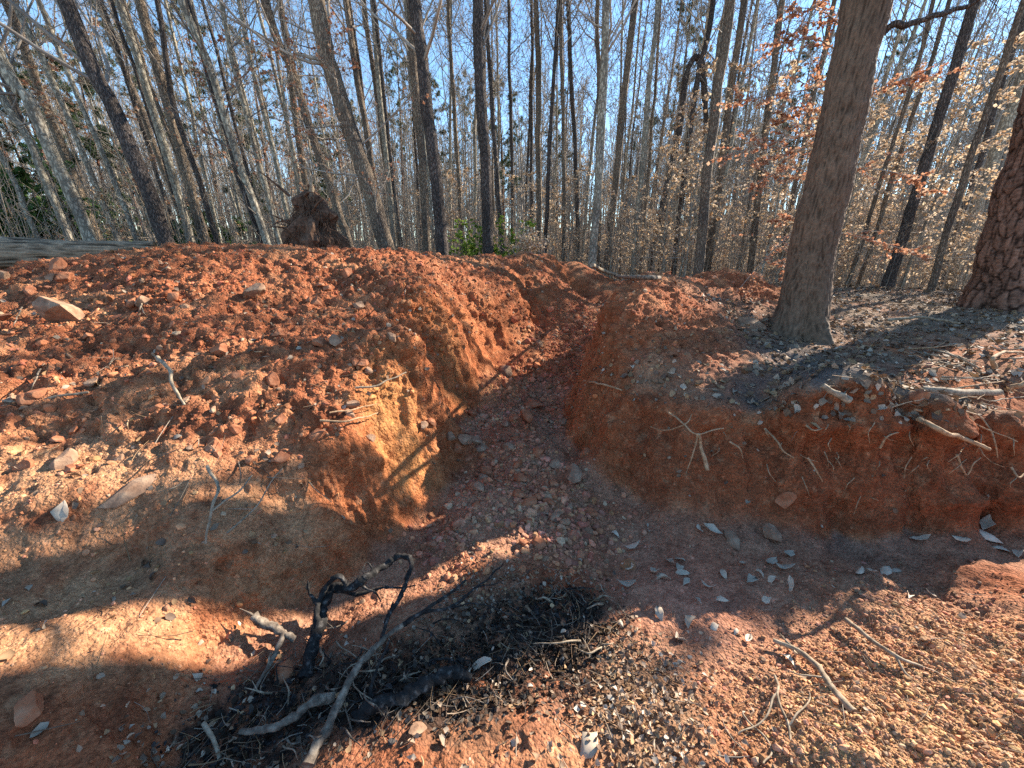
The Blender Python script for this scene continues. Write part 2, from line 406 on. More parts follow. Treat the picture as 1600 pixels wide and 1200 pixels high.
# zones (all in world space)
zz = Pf[:, 2] + .05 * perlin(Pf * 3, 3)
def blob(u, v, r): return smooth_blob(Xf, Yf, hit(u, v), r)
pit = (zz < .3) & (Yf < 3.2)
left_mound = sstep(.58, .8, zz) * sstep(.5, -.2, Xf - .12 * (Yf - 3)) * sstep(11, 8, Rr)
right_mound = np.clip(sum(smooth_blob(Xf, Yf, T(*c), .75) for c in ((1130, 423, 5.6), (1060, 436, 5), (1000, 500, 3.9), (1060, 540, 3.5), (1190, 440, 5.5))), 0, 1)
nz1 = fbm(Pf * 1.7, 4, 9); nz2 = fbm(Pf * 6, 3, 21); nz3 = fbm(Pf * 18, 3, 33)
trend = np.clip(blob(965, 440, 1.8) + blob(900, 465, 1.3) + smooth_blob(Xf, Yf, (1.6, 8.0), 1.8), 0, 1)
forest = np.clip(sstep(.55, .68, zz) * sstep(.3, 1.2, Xf) * (1 - right_mound) * (1 - trend), 0, 1) * sstep(2.0, 2.35, Yf)
forest = np.maximum(forest, sstep(9.5, 11.5, Rr)); forest = np.maximum(forest, sstep(.2, -.6, Yf))
behind = sstep(5.2, 6.4, np.hypot(Xf + 0.0, Yf)) * (Xf < -2) ; forest = np.maximum(forest, behind * sstep(1.25, 1.0, Pf[:, 2]))
burn = np.clip(blob(700, 1060, .22) + blob(820, 1000, .28) + blob(900, 970, .2) + blob(430, 1120, .2) + blob(560, 1080, .17) * .8 + blob(330, 1170, .15) * .7 + .25 * nz2 * 0, 0, 1)
litterspot = np.clip(blob(1000, 1080, .22) + blob(760, 940, .2) * .6 + blob(1010, 1150, .16), 0, 1)
gravel = np.clip(blob(1450, 1120, .33) + blob(1300, 1170, .25) + blob(1580, 1030, .35), 0, 1)
yellow = np.clip(smooth_blob(Xf, Yf, T(630, 740, 2.75), .2) + .8 * smooth_blob(Xf, Yf, T(610, 700, 2.5), .14) + .5 * smooth_blob(Xf, Yf, T(700, 600, 3.9), .22), 0, 1)
straw = np.clip(sum(smooth_blob(Xf, Yf, hit(u, v), .22) for u, v in ((20, 770), (120, 760), (230, 750), (330, 770), (60, 740), (420, 800), (0, 890), (90, 950), (200, 960))), 0, 1)
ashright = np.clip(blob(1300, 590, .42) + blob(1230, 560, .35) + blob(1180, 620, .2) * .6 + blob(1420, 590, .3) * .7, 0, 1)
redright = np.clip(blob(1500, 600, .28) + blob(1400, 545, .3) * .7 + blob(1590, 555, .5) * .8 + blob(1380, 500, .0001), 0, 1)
yellow = np.clip(yellow * (1 + .8 * nz2), 0, 1); straw = np.clip(straw * (.9 + .9 * nz2), 0, 1)
def mixc(C, c, wt): return C * (1 - wt[:, None]) + np.asarray(c)[None] * wt[:, None]
C = np.tile(np.array([[.34, .115, .052]]), (len(Pf), 1))
C = mixc(C, (.46, .20, .095), sstep(-.1, .6, nz1))
C = mixc(C, (.22, .068, .032), sstep(.05, .65, -nz2) * .6)
C = mixc(C, (.42, .13, .045), sstep(.15, .55, slope) * .55)
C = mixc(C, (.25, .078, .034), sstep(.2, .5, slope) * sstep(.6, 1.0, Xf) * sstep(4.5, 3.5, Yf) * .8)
C = mixc(C, (.17, .06, .03), left_mound * sstep(.0, .5, fbm(Pf * 2.3, 3, 77)) * .4)
C = mixc(C, (.50, .27, .14), sstep(.15, .7, nz3) * .35)
floor_w = sstep(.16, .02, zz) * sstep(.35, .1, slope)
C = mixc(C, (.37, .195, .12), floor_w * .8 * np.clip(.75 + nz1, 0, 1))
C = mixc(C, (.46, .20, .125), blob(1080, 930, .38) * .8)
C = mixc(C, (.54, .25, .085), yellow * .6)
band = .5 + .5 * np.sin((Pf[:, 2] * 95 + Xf * 14 + 4 * nz2)); C = mixc(C, (.36, .17, .07), yellow * band * .35)
C = mixc(C, (.50, .28, .145), straw * .6)
C = mixc(C, (.50, .30, .155), gravel * .7)
C = mixc(C, (.24, .175, .12), forest * sstep(.5, .25, slope) * (1 - redright * .8) * np.clip(.85 + .5 * nz1, 0, 1))
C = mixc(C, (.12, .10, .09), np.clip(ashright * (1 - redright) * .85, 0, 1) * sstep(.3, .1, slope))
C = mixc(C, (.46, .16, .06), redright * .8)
C = mixc(C, (.30, .21, .13), litterspot * .6)
C = mixc(C, (.035, .029, .025), np.clip((burn - .12) * (1 + 1.8 * nz2 + 1.4 * nz3) * 1.1, 0, .88))
C = np.clip(C, .01, .8)
# relief
fade = sstep(13, 7, Rr)
soilw = np.clip(1 - forest, 0, 1)
rough = .35 + .65 * np.clip(left_mound + right_mound + .3 * gravel, 0, 1)
rough = rough * (1 - .6 * blob(1080, 930, .35)) 
D = .035 * fbm(Pf * 2.2, 3, 41) + .035 * fbm(Pf * 7, 4, 51, .55) * rough * (.4 + .6 * soilw)
face = sstep(.3, .6, slope)
Pg = Pf * np.array([7, 7, 2.2]); D += face * .045 * fbm(Pg, 4, 61)
D += face * .02 * np.abs(fbm(Pf * np.array([12, 12, 5]), 3, 71))
bankm = face * sstep(.75, 1.1, Xf) * sstep(3.3, 2.8, Yf) * sstep(1.2, 1.8, Yf)
lipn = .5 + 1.1 * np.clip(.5 + fbm(Pf * np.array([5, 5, .5]), 3, 91), 0, 1)
D += bankm * lipn * (.055 * np.exp(-((Pf[:, 2] - .60) / .055)**2) - .055 * np.exp(-((Pf[:, 2] - .43) / .09)**2) + .03 * np.exp(-((Pf[:, 2] - .2) / .08)**2))
for sc_, amp, sd in ((7., .034, 3), (15., .026, 5), (32., .015, 8)):
    w1, rd = worley(Pf * sc_ + 1.5 * perlin(Pf * sc_ * .6, 4)[:, None] * .3, sd)
    D += amp * np.clip(.55 - w1, 0, 1) * 1.6 * (rd > .45) * rough * (soilw * .9 + .1) * (.3 + .7 * np.clip(left_mound + gravel + right_mound + (rd > .8), 0, 1))
D -= .03 * sstep(.1, .6, -fbm(Pf * 11, 3, 81)) * rough * soilw
D *= fade
P2 = Pf + Nf * D[:, None]
P2[:, 2] += (1 - fade) * .06 * perlin(Pf * 1.2, 3)
# close under the camera: keep calm
V = P2.reshape(nth, nr, 3)
ids = np.arange(nth * nr).reshape(nth, nr)
ia = ids; ib = np.roll(ids, -1, 0)
F = np.stack([ia[:, :-1], ia[:, 1:], ib[:, 1:], ib[:, :-1]], -1).reshape(-1, 4)
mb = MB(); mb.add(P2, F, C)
# small cap under the camera
cen = V[:, 0].mean(0)
ring = ids[:, 0]
mb.V.append(cen[None].astype(np.float32)); mb.C.append(C[:1].astype(np.float32)); mb.F.append(np.stack([ring, np.roll(ring, -1), np.full(nth, mb.n)], -1)); mb.n += 1
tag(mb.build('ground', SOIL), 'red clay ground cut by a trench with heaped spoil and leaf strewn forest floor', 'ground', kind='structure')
# displaced normals for scattering
du = np.roll(V, -1, 0) - np.roll(V, 1, 0); dv = np.gradient(V, axis=1)
N2 = norm(np.cross(du, dv)); N2 = np.where(N2[..., 2:3] < 0, -N2, N2).reshape(-1, 3)
cell_area = (np.linalg.norm(du, axis=-1) / 2 * np.linalg.norm(dv, axis=-1)).ravel()
infront = (np.abs(np.arctan2(Xf, Yf)) < math.radians(76)) & (Rr > .35) & (Rr < 13.5)
_vx, _vy, _vz = P2[:, 0], P2[:, 1], P2[:, 2]
# nearest terrain vertex: used to settle things on the real, displaced surface
def settle(p):
    d = (_vx - p[0])**2 + (_vy - p[1])**2 + (_vz - p[2])**2
    i = int(np.argmin(d)); return P2[i], N2[i]
def settle_hit(u, v): return settle(hit(u, v))

# ------------------------------------------------------------------ stones
def ico(sub):
    ph = (1 + 5**.5) / 2
    v = [(-1, ph, 0), (1, ph, 0), (-1, -ph, 0), (1, -ph, 0), (0, -1, ph), (0, 1, ph), (0, -1, -ph), (0, 1, -ph), (ph, 0, -1), (ph, 0, 1), (-ph, 0, -1), (-ph, 0, 1)]
    f = [(0, 11, 5), (0, 5, 1), (0, 1, 7), (0, 7, 10), (0, 10, 11), (1, 5, 9), (5, 11, 4), (11, 10, 2), (10, 7, 6), (7, 1, 8), (3, 9, 4), (3, 4, 2), (3, 2, 6), (3, 6, 8), (3, 8, 9), (4, 9, 5), (2, 4, 11), (6, 2, 10), (8, 6, 7), (9, 8, 1)]
    v = [np.array(a, float) / np.linalg.norm(a) for a in v]
    for _ in range(sub):
        cache = {}; nf = []
        def mid(a, b):
            k = (min(a, b), max(a, b))
            if k not in cache:
                q = v[a] + v[b]; v.append(q / np.linalg.norm(q)); cache[k] = len(v) - 1
            return cache[k]
        for a, b, c in f:
            x, y, z = mid(a, b), mid(b, c), mid(c, a); nf += [(a, x, z), (b, y, x), (c, z, y), (x, y, z)]
        f = nf
    return np.array(v), np.array(f)
ICO0, ICO1, ICO3 = ico(0), ico(1), ico(3)
def chisel(V, r, n=9, lo=.45, hi=.85):
    V = V.copy()
    for _ in range(n):
        d = norm(r.normal(size=3)); h = r.uniform(lo, hi); s = V @ d
        V -= np.clip(s - h, 0, None)[:, None] * d
    return V
def frames(Nn, r):
    a = norm(np.cross(Nn, norm(r.normal(size=Nn.shape)))); return a, np.cross(Nn, a), Nn
def scatter_stones(mb, Pp, Nn, S, Cc, base, r, nvar=24):
    V0, F0 = base; k = len(V0)
    var = np.stack([chisel(V0, r) * r.uniform(.6, 1.15, size=3) for _ in range(nvar)])
    a, b, c = frames(norm(Nn + r.normal(size=Nn.shape) * .3), r)
    W = var[r.integers(0, nvar, len(Pp))]
    W = W[..., 0:1] * a[:, None] + W[..., 1:2] * b[:, None] + W[..., 2:3] * c[:, None] * .75
    Vv = Pp[:, None] + W * S[:, None, None]
    Ff = F0[None] + (np.arange(len(Pp)) * k)[:, None, None]
    mb.add(Vv.reshape(-1, 3), Ff.reshape(-1, 3), np.repeat(Cc, k, axis=0))
def pick(wt, n, r):
    p = wt * cell_area; p = p / p.sum(); return r.choice(len(p), n, p=p)
def sizes(r, n, lo, hi, ex=2.2): return lo * (1 - r.random(n) * (1 - (lo / hi)**ex))**(-1 / ex)
stone_w = infront * np.clip(.25 + 1.6 * left_mound + 1.3 * right_mound + 2.6 * gravel + 1.2 * straw - .7 * blob(1080, 930, .35) - .8 * forest - .35 * face, .03, 4) * np.where(Rr > 1.2, 1, .8)
trench_w = infront * sstep(.9, .3, slope + .4) * np.clip(sum(smooth_blob(Xf, Yf, hit(u, v), r_) for u, v, r_ in ((800, 700, .3), (860, 790, .35), (780, 760, .3), (820, 640, .4), (750, 640, .3), (850, 560, .6), (900, 500, .9), (700, 840, .2), (880, 850, .2))), 0, 1)
screenw = 1 / np.maximum(Rr, 1)**1.1
r1 = np.random.default_rng(3)
mb = MB()
def cols(r, idx, n, pale=.07):
    base = C[idx] * r.uniform(.6, 1.6, (n, 1)) * r.uniform(.9, 1.12, (n, 3))
    pal = np.array([[.42, .25, .15], [.28, .165, .10], [.5, .34, .21], [.42, .19, .09]])
    m = r.random(n) < pale
    return np.where(m[:, None], pal[r.integers(0, 4, n)] * r.uniform(.7, 1.1, (n, 1)), base)
n = 75000; i = pick(stone_w * screenw, n, r1); s = sizes(r1, n, .003, .02, 2.6) * np.clip(Rr[i] / 2.6, .75, 1.7)
scatter_stones(mb, P2[i] + N2[i] * s[:, None] * .1, N2[i], s, cols(r1, i, n), ICO0, r1)
n = 15000; i = pick(trench_w * screenw, n, r1); s = sizes(r1, n, .006, .045, 2.1) * np.clip(Rr[i] / 3, .7, 1.7)
scatter_stones(mb, P2[i] + N2[i] * s[:, None] * .1, N2[i], s, cols(r1, i, n, .08), ICO0, r1)
n = 2600; i = pick(stone_w * screenw, n, r1); s = sizes(r1, n, .012, .032, 2.4) * np.clip(Rr[i] / 2.8, .7, 1.4)
scatter_stones(mb, P2[i] + N2[i] * s[:, None] * .05, N2[i], s, cols(r1, i, n, .15), ICO1, r1)
n = 1200; i = pick(trench_w * screenw, n, r1); s = sizes(r1, n, .02, .05, 2.4)
scatter_stones(mb, P2[i] + N2[i] * s[:, None] * .05, N2[i], s, cols(r1, i, n, .15), ICO1, r1)
n = 16000; i = pick(infront * gravel, n, r1); s = sizes(r1, n, .0035, .017, 2.0)
scatter_stones(mb, P2[i] + N2[i] * s[:, None] * .2, N2[i], s, cols(r1, i, n, .2), ICO0, r1)
n = 3000; i = pick(infront * burn**2.5, n, r1); s = sizes(r1, n, .004, .02, 2.2)
scatter_stones(mb, P2[i] + N2[i] * s[:, None] * .3, N2[i], s, np.array([[.02, .018, .017]]) * r1.uniform(.4, 3, (n, 1)), ICO0, r1)
tag(mb.build('rubble', CLOD, smooth=False), 'loose red clods and pale grit strewn over the banks and trench floor', 'rubble', kind='stuff')

def stone(u, v, wpx, label, group=None, m=ROCK, name='rock', sink=.15, flat=.75, seed=None, wide=1.25, lo=.4):
    r = np.random.default_rng(seed if seed is not None else int(u * 7 + v))
    p, nn = settle_hit(u, v); t = p[1] * cp - (p[2] - CZ) * sp
    s = wpx / 2 / FPX * t
    V_ = chisel(ICO3[0], r, 11, lo, .85) * np.array([wide, 1.0, flat])
    V_ += .035 * fbm(V_ * 2.5, 4, 3)[:, None] * norm(V_)
    a = r.uniform(0, 6.28); ca, sa = math.cos(a), math.sin(a)
    V_ = V_ @ np.array([[ca, -sa, 0], [sa, ca, 0], [0, 0, 1]]).T
    q = Vector(nn).to_track_quat('Z', 'Y').to_matrix()
    V_ = V_ @ np.array(q).T * s
    mb = MB(); mb.add(V_, ICO3[1]); o = mb.build(name, m, smooth=False); o.location = p + nn * s * (flat - sink) * .6
    return tag(o, label, 'rock', group)
stone(113, 500, 66, 'large pale angular block of stone lodged high in the left spoil heap', sink=.1, wide=1.0, flat=.9, seed=12, lo=.22)
stone(398, 462, 34, 'grey weathered stone near the top of the left spoil heap', seed=2)
stone(96, 421, 30, 'rusty orange clod on the crest beside the fallen log', m=ROCKR, seed=3)
stone(563, 478, 20, 'small pale stone in a loose cluster on the middle of the left heap', seed=4)
stone(820, 652, 26, 'rusty stone on the trench floor just below its twin', m=ROCKR, seed=5)
stone(832, 636, 28, 'flat reddish stone on the trench floor, upper of a touching pair', m=ROCKR, seed=6, flat=.5)
stone(815, 748, 22, 'orange brown stone alone in the middle of the trench mouth', m=ROCKR, seed=7)
stone(896, 745, 30, 'long grey brown slab in the rubble at the trench mouth', seed=8, wide=1.7, flat=.6)
stone(724, 690, 22, 'pale stone against the foot of the left trench wall', seed=9)
stone(736, 648, 18, 'small rounded red stone high beside the left trench wall', m=ROCKR, seed=10)
stone(752, 702, 24, 'flat pinkish stone at the edge of the shadow in the trench', seed=11, flat=.5)
stone(1209, 838, 34, 'light grey stone on the pit floor below the right bank', seed=12, flat=.7)
stone(1143, 845, 30, 'dark broken stone on the pit floor under the bank', seed=13, flat=.5, wide=1.5)
stone(1228, 782, 24, 'rusty stone sticking out of the foot of the right bank', m=ROCKR, seed=14, flat=.5, wide=1.5)
stone(1170, 505, 40, 'pale flat stone at the foot of the big leaning tree', seed=15, flat=.4, wide=1.4)
stone(1276, 440, 20, 'reddish rock among leaves left of the far leaning tree', m=ROCKR, seed=16)
stone(1308, 436, 28, 'reddish boulder behind the big tree at the edge of the slope', m=ROCKR, seed=17)
stone(334, 700, 24, 'bright red clod halfway down the left heap', m=ROCKR, seed=18)
stone(348, 548, 26, 'round orange clod in the middle of the left heap', m=ROCKR, seed=19)
stone(336, 643, 14, 'small white stone low on the left heap', seed=20)
stone(200, 770, 44, 'flat tan slab lying on the straw coloured ledge', seed=21, flat=.3, wide=1.9)
stone(100, 722, 34, 'grey brown stone on the ledge at far left', seed=22)
stone(40, 1105, 50, 'broad pale lump of clay in the left corner of the pit', m=ROCKR, seed=23, flat=.45)
stone(650, 1155, 26, 'grey pebble beside the charred wood', seed=24)
stone(440, 1050, 34, 'rusty block of earth between the burnt sticks', m=ROCKR, seed=25)
stone(1440, 620, 26, 'pale lump at the edge of the red soil on the right', m=ROCKR, seed=26)
rr = random.Random(4)
for k in range(46):
    zone = rr.choice([(720, 660, 60, 40), (790, 720, 90, 60), (880, 800, 70, 60), (860, 700, 60, 50), (800, 800, 90, 60), (770, 610, 60, 30)])
    u = zone[0] + rr.uniform(-1, 1) * zone[2]; v = zone[1] + rr.uniform(-1, 1) * zone[3]
    stone(u, v, rr.uniform(11, 24), 'grey red broken stone in the rubble on the trench floor', 'stones in the trench rubble', m=rr.choice([ROCK, ROCKR, ROCKR]), name='rubble_stone', flat=.65)
for k in range(60):
    u = rr.uniform(0, 620); v = rr.uniform(420, 740)
    stone(u, v, rr.uniform(9, 24), 'loose red brown clod on the face of the left spoil heap', 'clods on the left spoil heap', m=rr.choice([ROCKR, ROCKR, ROCK]), name='soil_clod', flat=.8)

# ------------------------------------------------------------------ leaves
def leaf_batch(mb, Pp, Nn, L, Cc, r, curl=.5, width=.42, grid=True, dirv=None):
    """curled pointed leaves, 3x4 grid each"""
    m = len(Pp)
    a, b, c = frames(Nn, r)
    if dirv is not None:
        a = norm(dirv); b = norm(np.cross(Nn, a)); c = np.cross(a, b)
    if grid:
        ts = np.array([0, .25, .55, .8, 1.]); ws = np.array([.05, .75, 1., .6, .03])
        cu = r.uniform(-curl, curl, m); cv = r.uniform(.0, curl * 1.4, m)
        pts = []
        for t_, w_ in zip(ts, ws):
            for sgn in (-1, 0, 1):
                w_ = w_ * r.uniform(.72, 1.2, m)
                x = (t_ - .5); y = sgn * w_ * width; z = cu * ((t_ - .5)**2 * 2) * 1.2 + cv * abs(sgn) * w_ * .45 + r.uniform(-.06, .06, m)
                pts.append(a * x * L[:, None] + b * (y * L)[:, None] * .9 + c * (z * L)[:, None])
        W = np.stack(pts, 1) + Pp[:, None]
        q = []
        for i_ in range(4):
            for j_ in range(2): q.append((i_ * 3 + j_, i_ * 3 + j_ + 1, i_ * 3 + j_ + 4, i_ * 3 + j_ + 3))
        q = np.array(q); k = 15
    else:
        pts = [-.5 * a, .5 * b * width * 1.6 + .1 * c, .5 * a, -.5 * b * width * 1.6 + .1 * c]
        W = np.stack(pts, 1) * L[:, None, None] + Pp[:, None]; q = np.array([(0, 1, 2, 3)]); k = 4
    Ff = q[None] + (np.arange(m) * k)[:, None, None]
    mb.add(W.reshape(-1, 3), Ff.reshape(-1, 4), np.repeat(Cc, k, axis=0))
LEAFC = np.array([[.32, .24, .17], [.24, .165, .11], [.40, .32, .24], [.20, .12, .07], [.34, .21, .11], [.15, .10, .07]])
r2 = np.random.default_rng(8)
def lcol(r, n, b=1.0): return LEAFC[r.integers(0, len(LEAFC), n)] * r.uniform(.65, 1.2, (n, 1)) * b
mb = MB()
lw = infront * np.clip(1.4 * forest - .8 * redright + .02, .008, 2)
n = 26000; i = pick(lw / np.maximum(Rr, 1)**.9, n, r2); L = r2.uniform(.025, .07, n) * np.where(forest[i] > .3, 1, .55) 
leaf_batch(mb, P2[i] + N2[i] * r2.uniform(.002, .02, n)[:, None], norm(N2[i] + r2.normal(size=(n, 3)) * .45), L, lcol(r2, n), r2)
n = 1500; i = pick(infront * np.clip(left_mound + right_mound * 1.5 + straw, .02, 1) * screenw, n, r2); L = r2.uniform(.015, .045, n)
leaf_batch(mb, P2[i] + N2[i] * .006, norm(N2[i] + r2.normal(size=(n, 3)) * .4), L, lcol(r2, n, 1.1), r2)
n = 4200; i = pick(infront * (litterspot + .7 * burn + .35 * gravel * 0) , n, r2); L = r2.uniform(.008, .028, n)
leaf_batch(mb, P2[i] + N2[i] * r2.uniform(.002, .02, n)[:, None], norm(N2[i] + r2.normal(size=(n, 3)) * .7), L, lcol(r2, n, 1.6) * (1 - .88 * np.clip(burn[i] * 1.3, 0, 1) * (r2.random(n) < .85))[:, None], r2)
# far slope litter
n = 30000; rad = 11 * np.exp(r2.random(n) * 1.5); az = r2.uniform(-1.0, 1.05, n)
xx, yy = rad * np.sin(az), rad * np.cos(az); pz = height(xx, yy); L = r2.uniform(.07, .14, n) * np.clip(rad / 20, .8, 2)
leaf_batch(mb, np.stack([xx, yy, pz + .04], -1), norm(np.array([0, 0, 1.]) + r2.normal(size=(n, 3)) * .5), L, lcol(r2, n, 1.0), r2, grid=False)
tag(mb.build('leaf_litter', L_LIT), 'dry grey brown leaf litter over the forest floor and banks', 'leaf litter', kind='stuff')
# twigs and needles on the forest floor and burnt pile
mb = MB()
def floor_twigs(wt, n, lo, hi, rad, r, lift=.01, k=3):
    i = pick(wt, n, r); L_ = r.uniform(lo, hi, n)
    d = norm(np.cross(N2[i], norm(r.normal(size=(n, 3)))) + N2[i] * r.normal(size=(n, 1)) * .18)
    s_ = np.linspace(-.5, .5, 4)[None, :, None]; bend = norm(np.cross(d, r.normal(size=(n, 3))))
    Pp = (P2[i] + N2[i] * lift)[:, None] + d[:, None] * s_ * L_[:, None, None] + bend[:, None] * (s_**2) * L_[:, None, None] * r.uniform(-.6, .6, (n, 1, 1))
    R_ = np.array([1, .9, .7, .35])[None] * (r.uniform(.5, 1.4, n) * rad)[:, None]
    V_, F_ = tubes(Pp, R_, k); mb.add(V_, F_, np.repeat(lcol(r, n, .9), 4 * k, axis=0))
floor_twigs(infront * (forest + .12 * left_mound + .2 * straw) * screenw, 2600, .05, .35, .0022, r2)
floor_twigs(infront * (burn + .4 * litterspot), 520, .03, .15, .0018, r2, .02)
floor_twigs(infront * gravel, 160, .04, .16, .0014, r2, .012)
tag(mb.build('twig_litter', L_LIT), 'thin dead twigs scattered among the fallen leaves', 'twig litter', kind='stuff')

def ground_leaf(u, v, wpx, label, group=None, seed=None, bright=1.0):
    r = np.random.default_rng(seed if seed is not None else int(u * 3 + v * 5))
    p, nn = settle_hit(u, v); t = p[1] * cp - (p[2] - CZ) * sp; L = wpx / FPX * t
    mb = MB(); c0 = np.array([[.62, .49, .36]]) * r.uniform(.75, 1.15) * bright
    a = norm(r.normal(size=(1, 3)) * [1, 1, .1]); nv = norm(nn[None] + r.normal(size=(1, 3)) * .25)
    leaf_batch(mb, np.zeros((1, 3)), nv, np.array([L]), c0, r, curl=.55, width=r.uniform(.2, .36), dirv=norm(np.cross(nv, a)))
    me = mb.mesh('fallen_leaf'); o = link('fallen_leaf', me, L_LIT); o.location = p + nn * (.006 + L * .06)
    so_ = o.modifiers.new('thick', 'SOLIDIFY'); so_.thickness = .0012
    return tag(o, label, 'leaf', group)
ground_leaf(731, 1060, 34, 'pale cream leaf lying on the black burnt litter', seed=3, bright=1.25)
ground_leaf(752, 1043, 44, 'upright narrow cream leaf at the edge of the charred wood', seed=4, bright=1.2)
ground_leaf(1228, 1030, 34, 'whitish curled leaf beside the twiggy branch at right', seed=5, bright=1.2)
ground_leaf(1244, 1028, 30, 'slim tan leaf next to the whitish curled leaf', seed=6)
ground_leaf(920, 1165, 48, 'warm brown leaf on sunlit earth near the bottom', seed=7, bright=.8)
ground_leaf(1125, 934, 26, 'bright white leaf in the middle of the scattered leaves', seed=8, bright=1.35)
ground_leaf(1545, 842, 40, 'long pale leaf on the pit floor at the far right', seed=9, bright=1.2)
ground_leaf(100, 800, 36, 'large pale leaf on the shaded ledge at left', seed=19, bright=1.1)
pts = [(979, 912), (1022, 898), (1034, 905), (1067, 896), (1072, 912), (1062, 886), (1060, 874), (1090, 945), (1080, 975), (1116, 980), (1106, 918), (1172, 912), (1184, 902), (1208, 915), (1160, 885),
       (1205, 885), (1225, 892), (985, 885), (1092, 828), (1112, 830), (990, 862), (1345, 900), (1362, 905), (1385, 895), (1400, 890), (968, 975), (995, 990), (1060, 1000), (1150, 990), (1170, 1000), (960, 835), (1590, 870),
       (1570, 862), (1440, 850), (1230, 870), (1130, 900), (1048, 880), (1420, 930), (1455, 925), (1500, 845), (1545, 822), (1030, 960), (1240, 925), (1195, 940)]
for k, (u, v) in enumerate(pts):
    ground_leaf(u, v, rr.uniform(14, 30), 'pale dry leaf on the shaded clay floor of the pit', 'leaves scattered on the pit floor')

# ------------------------------------------------------------------ sticks and roots
def wire(mb, pts, r0, r1_, k=6, n=None, rough=.15, seed=1, wob=.0, col=None):
    pts = np.asarray(pts, float); n = n or max(8, len(pts) * 7); P = resample(pts, n)
    if wob: 
        Pn = P * 9; P = P + wob * np.stack([perlin(Pn, seed), perlin(Pn, seed + 9), perlin(Pn, seed + 19)], -1)
    add_tube(mb, P, np.linspace(r0, r1_, n), k, rough, 40, col)
def px2r(wpx, t): return wpx / 2 / FPX * t
_hit0 = hit
def hit(u, v, up=0.0):
    p = _hit0(u, v, up)
    return p if p[1] < 13 else T(u, v, 9.3)
def stick(name, label, cat, pts, w0, w1, m, group=None, up=.012, forks=(), rough=.25, wob=.01, k=8, fm=None):
    """pts: photo pixels with an optional lift above the soil; forks: more limbs of the same piece"""
    def world(L):
        out = []
        for q in L:
            if len(q) == 3:
                u, v, h = q; b0 = hit(u, v); d = b0 - np.array([0, 0, CZ]); f = (h / max(.2, CZ - b0[2])); out.append(np.array([0, 0, CZ]) + d * (1 - f))
            else: p, nn = settle_hit(q[0], q[1]); out.append(p + nn * up)
        return out
    W = world(pts); t = W[0][1] * cp - (W[0][2] - CZ) * sp
    mb = MB(); o0 = W[0]
    wire(mb, np.array(W) - o0, px2r(w0, t), px2r(w1, t), k, rough=rough, wob=wob)
    m2 = MB() if fm else mb
    for L, a, b in forks:
        Wf = np.array(world(L)); wire(m2, Wf - o0, px2r(a, t), px2r(b, t), max(5, k - 2), rough=rough, wob=wob)
    o = mb.build(name, m); o.location = o0
    if fm: m2.build('charred_fork', fm, o)
    return tag(o, label, cat, group)
stick('forked_branch', 'long forked branch, grey below and scorched above, slanting up over the burnt pile', 'branch',
      [(482, 1196, .05), (510, 1140, .06), (540, 1080, .09), (590, 1005, .14), (640, 968, .17)], 18, 9, B_SCORCH, wob=.014, rough=.5, k=12,
      forks=[([(636, 972, .17), (670, 950, .2), (722, 912, .22), (728, 908, .22)], 9, 4), ([(630, 974, .168), (660, 958, .18), (700, 948, .19), (760, 905, .17), (786, 880, .12)], 10, 3),
             ([(700, 948, .19), (740, 945, .18), (830, 968, .12), (850, 950, .1)], 4, 1.5), ([(590, 1005, .14), (600, 985, .16), (615, 940, .2)], 8, 5), ([(745, 918, .18), (770, 910, .2), (790, 905, .2)], 3, 1.5)], fm=B_CHAR)
stick('charred_root', 'black charred root looping up out of the burnt pile', 'root',
      [(478, 1062, .0), (492, 1000, .06), (506, 950, .1), (520, 922, .14), (545, 915, .17), (572, 903, .2), (600, 882, .22), (622, 868, .24), (637, 872, .24), (638, 890, .24), (626, 935, .2), (610, 965, .15), (598, 1000, .1)], 20, 5, B_CHAR, wob=.018, rough=.7, k=12,
      forks=[([(518, 925, .13), (555, 925, .15), (600, 920, .16), (648, 916, .17)], 9, 3), ([(496, 985, .08), (503, 930, .14), (528, 900, .19), (548, 925, .15)], 11, 7), ([(590, 895, .2), (575, 880, .22), (560, 905, .2)], 4, 1.5),
             ([(505, 950, .1), (485, 925, .13), (480, 905, .15)], 8, 3), ([(560, 912, .18), (580, 925, .17), (596, 945, .15)], 6, 2)])
stick('broken_branch', 'pale broken stick jutting left from the burnt pile', 'branch', [(376, 1143, .04), (430, 1134, .06), (480, 1105, .06), (520, 1085, .04)], 8, 17, B_SCORCH, rough=.6, wob=.015, k=12)
stick('grey_stick', 'short thick grey stick left of the charred root', 'stick', [(396, 962, .04), (425, 980, .05), (460, 1000, .04)], 14, 10, B_SCORCH, rough=.5,
      forks=[([(442, 990, .05), (425, 1030, .03), (392, 1085, .01)], 9, 5), ([(396, 962, .04), (375, 952, .03)], 4, 1)])
stick('charred_log', 'black charred chunk of log in the middle of the burnt litter', 'log', [(625, 1095, .02), (665, 1070, .05), (700, 1052, .05), (735, 1056, .02)], 24, 15, B_CHAR, rough=.7, wob=.012, k=14)
stick('charred_stump', 'knobby burnt stump piece below the forked branch', 'log', [(560, 1120, .01), (590, 1100, .04), (640, 1085, .03)], 24, 16, B_CHAR, rough=.5)
stick('burnt_stick', 'thin burnt stick leaning from the black litter', 'stick', [(575, 1105, .02), (590, 1050, .1), (610, 1000, .16)], 6, 3, B_CHAR)
